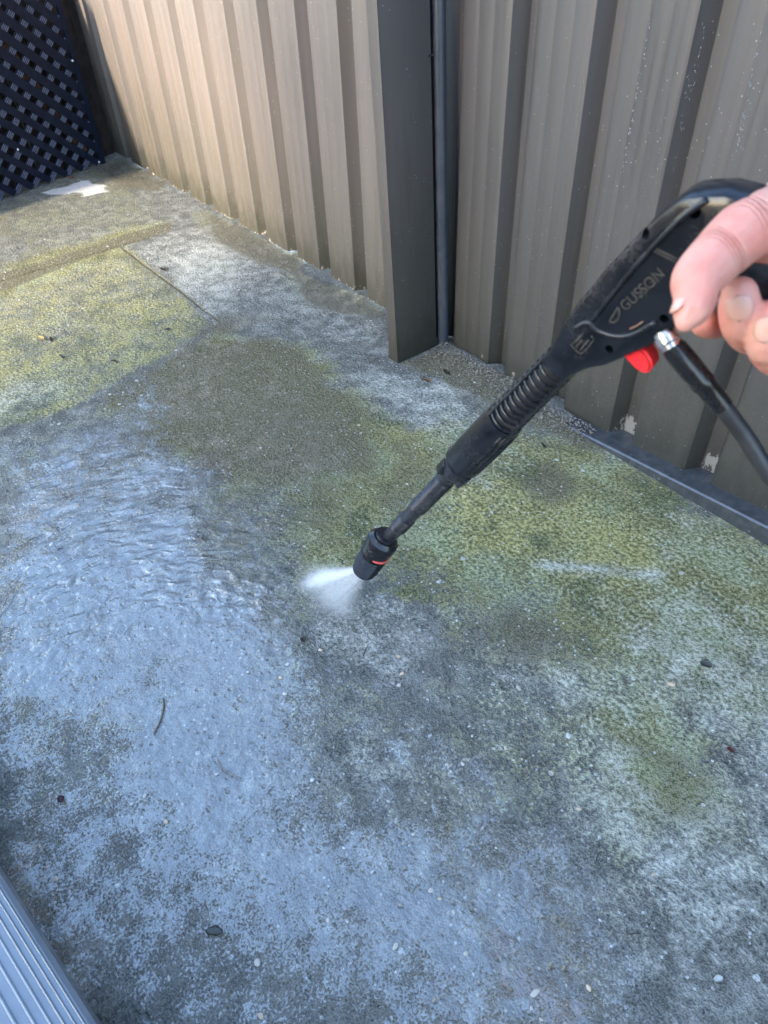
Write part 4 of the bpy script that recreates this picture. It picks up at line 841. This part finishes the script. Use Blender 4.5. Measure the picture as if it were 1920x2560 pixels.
# flying drops
dp = []
for _ in range(420):
    t = rng.random()**0.6; q = tip.lerp(fc, t)+axx*(rng.normal()*hw*0.6*t)+ayy*(rng.normal()*.02*t); dp.append((tuple(q), .00025+.00045*rng.random()**2, 1.0))
for _ in range(500):
    q = G(780+rng.normal()*110, 1490+rng.normal()*70); dp.append(((q.x, q.y, abs(rng.normal())*.025+.002), .0003+.0006*rng.random()**3, 1.0))
o = drops('flying_drops', dp, None, M_water); tag(o, 'fine water drops thrown up around the jet', 'drops', None, 'stuff')
# standing beads on the damp slab
dp = []
for _ in range(2200):
    q = G(rng.uniform(150, 1000), rng.uniform(850, 1350)) if rng.random() < .6 else G(rng.uniform(1000, 1600), rng.uniform(930, 1300))
    if q.y > -.05: continue
    dp.append(((q.x, q.y, 0.0004), .0004+.0009*rng.random()**3, .8))
o = drops('water_beads', dp, None, M_water); tag(o, 'tiny water beads lying on the damp concrete', 'drops', None, 'stuff')

# ------------------------------------------------------------------ stones and litter
M_peb = [simple('pale_stone', (0.33, 0.29, 0.235), (0.42, 0.38, 0.32), 0.5, 120), simple('tan_stone', (0.40, 0.29, 0.19), (0.50, 0.38, 0.26), 0.5, 120), simple('white_stone', (0.36, 0.36, 0.34), (0.44, 0.435, 0.415), 0.5, 120)]
pm = []
for v in range(6):
    bm = bmesh.new(); bmesh.ops.create_icosphere(bm, subdivisions=2, radius=1.0)
    rr = random.Random(v)
    dirs = [Vector((rr.gauss(0, 1), rr.gauss(0, 1), rr.gauss(0, 1))).normalized() for _ in range(7)]; offs = [rr.uniform(.55, .85) for _ in dirs]
    for vv in bm.verts:
        for d_, o_ in zip(dirs, offs):
            e = vv.co.dot(d_)-o_
            if e > 0: vv.co -= d_*e*0.9
    me = bpy.data.meshes.new('stone'); bm.to_mesh(me); bm.free(); me.materials.append(M_peb[v % 3]); pm.append(me)
stones = [(1421,1839,10,2),(1679,1711,10,1),(1446,1880,6,0),(1034,2085,7,0),(1077,2226,9,0),(1446,2022,7,1),(989,2366,10,0),(1165,2383,9,0),(1338,2482,13,0),(1472,2470,10,1),(1353,2549,7,0),(1328,2520,6,0),(1296,1720,8,0),(1005,1684,7,1),(996,1641,6,1),(999,1713,8,0),(1264,1870,7,0),(1156,1910,7,0),(1117,1912,6,0),(1283,1901,6,0),(1134,2280,6,0),(1099,2247,6,1),(1781,1902,6,2),(1572,1957,5,0),(1634,2186,6,1),(128,1361,7,2),(243,1561,5,1),(801,1625,6,1),(718,1660,8,2),(702,1694,7,1),(712,1735,8,2),(645,2407,14,0),(651,2540,11,1),(141,2197,8,1),(294,2214,9,2),(416,2054,7,1),(362,1991,6,0),(330,2010,7,2),(781,1950,8,2),(542,1935,6,2),(422,2446,7,0),(1142,1552,6,2),(990,2430,6,2),(1500,2300,5,2),(820,2300,6,0),(930,2180,6,2),(620,1680,5,2),(1180,1840,5,2),(1240,2120,5,0),(860,2120,6,2)]
for i, (x, y, r, c) in enumerate(stones):
    q = G(x, y); s = .78*r/FPX*(q-CAM).dot(W_); rr = random.Random(i)
    o = bpy.data.objects.new('stone', pm[(c+3*(i % 2)) % 6]); link(o, slab_near); o.location = (q.x, q.y, 0.0002); o.rotation_euler = (0, 0, rr.uniform(0, 6.3)); o.scale = (s*rr.uniform(1.0, 1.5), s*rr.uniform(.75, 1.0), s*.45)
# litter
def leaf(name, px, ln, wd, ang, mat, label, cat, curl=.25, z=.0015):
    q = G(*px); bm = bmesh.new(); rows = []
    for i in range(9):
        t = -1+i/4; w = wd*.75*(1-abs(t)**2.2)**0.7 if abs(t) < 1 else wd*.05
        rows.append([bm.verts.new((t*ln*.75, s_*w*(1+.15*math.sin(5*t+s_)), z+curl*abs(s_)*w+curl*.25*t*t*ln)) for s_ in (-1, -.5, 0, .5, 1)])
    for a, b_ in zip(rows, rows[1:]):
        for k in range(4): bm.faces.new((a[k], b_[k], b_[k+1], a[k+1]))
    bmesh.ops.solidify(bm, geom=bm.faces[:], thickness=0.0004)
    o = obj(name, bm, mat, smooth=True); o.location = (q.x, q.y, 0.0012); o.rotation_euler = (0, 0, math.radians(ang)); tag(o, label, cat); return o
M_lfb = simple('brown_leaf', (0.16, 0.085, 0.035), (0.24, 0.14, 0.06), 0.55, 150)
M_lfd = simple('dark_leaf', (0.03, 0.02, 0.013), (0.06, 0.04, 0.025), 0.45, 150)
M_lfo = simple('orange_chip', (0.45, 0.20, 0.07), (0.6, 0.32, 0.14), 0.6, 150)
M_lfg = simple('grey_chip', (0.07, 0.075, 0.065), (0.12, 0.125, 0.11), 0.5, 150)
M_lfp = simple('pale_chip', (0.55, 0.58, 0.55), (0.66, 0.68, 0.64), 0.5, 150)
leaf('leaf', (1067, 953), .014, .0055, 25, M_lfb, 'flat light brown leaf on pale concrete near the post foot', 'leaf')
leaf('leaf', (1117, 933), .017, .0045, -10, M_lfd, 'narrow dark brown leaf on the grit right of the post foot', 'leaf')
leaf('bark_chip', (1227, 929), .010, .003, 5, M_lfo, 'orange bark chip against the foot of the wet fence panel', 'bark chip')
leaf('bark_chip', (1476, 1070), .009, .005, 30, M_lfo, 'curled tan bark chip on the buried end of the bottom rail', 'bark chip', .6)
leaf('bark_chip', (178, 447), .018, .006, 40, simple('rust_leaf', (0.25, 0.07, 0.03), (0.33, 0.12, 0.05), 0.6, 150), 'rust coloured curled chip under the lattice by the white patch', 'bark chip', .5)
leaf('leaf', (103, 848), .013, .007, 20, simple('yellow_leaf', (0.55, 0.40, 0.13), (0.65, 0.5, 0.22), 0.6, 150), 'small yellow leaf on the mossy slab at the left', 'leaf')
leaf('leaf', (130, 851), .017, .005, -10, M_lfd, 'crumpled blackish leaf touching the small yellow leaf', 'leaf')
leaf('leaf', (408, 676), .016, .006, 0, M_lfd, 'dark leaf lying on the pale slab near the cold joint', 'leaf')
leaf('leaf', (160, 895), .017, .006, 10, M_lfg, 'grey leaf on the yellow mossy patch at the left', 'leaf')
leaf('leaf', (421, 826), .008, .006, 60, M_lfd, 'round dark leaf at the edge of the green moss', 'leaf')
leaf('leaf', (286, 905), .009, .005, 30, M_lfd, 'dark reddish leaf above the wet edge on the left', 'leaf')
leaf('leaf', (1764, 1663), .010, .008, 30, M_lfg, 'dark grey square chip on the mottled concrete at right', 'leaf')
leaf('leaf', (1793, 2449), .006, .004, 70, M_lfp, 'pale oval petal on the concrete at the lower right', 'petal')
leaf('leaf', (537, 2330), .011, .006, 50, M_lfg, 'dark folded leaf on grey concrete at the lower left', 'leaf')
leaf('leaf', (1825, 1877), .006, .004, 0, simple('red_leaf', (0.10, 0.03, 0.025), (0.15, 0.05, 0.04), .5, 150), 'tiny maroon leaf scrap near the right edge', 'leaf')
leaf('leaf', (154, 2000), .006, .005, 0, simple('maroon_leaf', (0.07, 0.02, 0.025), (0.10, 0.03, 0.03), .5, 150), 'tiny maroon scrap on wet concrete at the left', 'leaf')
leaf('leaf', (1360, 1117), .012, .003, -20, M_lfd, 'black shrivelled leaf on moss below the grip', 'leaf')
leaf('leaf', (759, 1602), .006, .005, 0, M_lfd, 'black scrap on wet concrete below the spray', 'leaf')
def twig(pix, r, mat, label, z=.0015):
    bm = bmesh.new(); P = spline([G(x, y)+Vector((0, 0, z)) for x, y in pix], 5); add_tube(bm, P, [r*.65*(1-.4*i/len(P)) for i in range(len(P))], 8); o = obj('twig', bm, mat, smooth=True); c = G(*pix[len(pix)//2]); tag(o, label, 'twig')
    for v in o.data.vertices: v.co -= c
    o.location = c; return o
M_tw = simple('wet_twig', (0.02, 0.015, 0.01), (0.045, 0.033, 0.022), 0.4, 200)
M_twb = simple('brown_twig', (0.11, 0.095, 0.065), (0.17, 0.145, 0.10), 0.5, 200)
twig([(925, 909), (934, 903), (943, 898)], .0014, M_tw, 'short black twig on the concrete left of the post foot')
twig([(409, 1748), (408, 1775), (400, 1805), (384, 1836)], .0022, M_twb, 'curved brown twig lying in the water film at left')
twig([(145, 1377), (150, 1373), (158, 1372)], .0013, M_tw, 'tiny dark twig near a cream stone at the left edge')
twig([(908, 1642), (914, 1626), (922, 1612)], .0012, M_tw, 'small upright looking black twig on the washed patch')
twig([(1532, 1380), (1548, 1386), (1560, 1396)], .0013, M_tw, 'dark twig on green moss above the pale arc')
twig([(1225, 1400), (1240, 1404), (1254, 1410)], .0016, M_twb, 'short brown twig right of the nozzle')
twig([(1565, 2337), (1582, 2336), (1600, 2335)], .0012, M_tw, 'straight black twig on concrete at the lower right')
twig([(1489, 2155), (1492, 2144), (1496, 2132)], .0009, M_tw, 'thin black twig below the large moss stain')
twig([(545, 1900), (556, 1922), (578, 1936), (604, 1948)], .0013, M_twb, 'bent thin brown twig on the pale wet concrete')
# loose grit along the fence foot
bm = bmesh.new()
bm0 = bmesh.new(); bmesh.ops.create_icosphere(bm0, subdivisions=1, radius=1.0); bv = np.array([v.co[:] for v in bm0.verts]); bfc = np.array([[v.index for v in f.verts] for f in bm0.faces]); bm0.free(); bm.free()
V = []; F = []; o_ = 0
for _ in range(1500):
    x = rng.uniform(-.97, -.58); y = -.012-abs(rng.normal())*.03
    r = .0007+.0016*rng.random()**3; V.append((bv*(1+.3*rng.normal(size=bv.shape)))*np.array([r, r, r*.7])+np.array([x, y, .004+max(0, .008-abs(y+.012)*.16)])); F.append(bfc+o_); o_ += len(bv)
me = bpy.data.meshes.new('grit'); me.from_pydata(np.vstack(V).tolist(), [], np.vstack(F).tolist()); me.materials.append(simple('sandy_grit', (0.06, 0.052, 0.042), (0.20, 0.185, 0.165), 0.6, 400))
o = link(bpy.data.objects.new('grit', me)); tag(o, 'wet sandy grit washed up along the foot of the fence', 'grit', None, 'stuff')
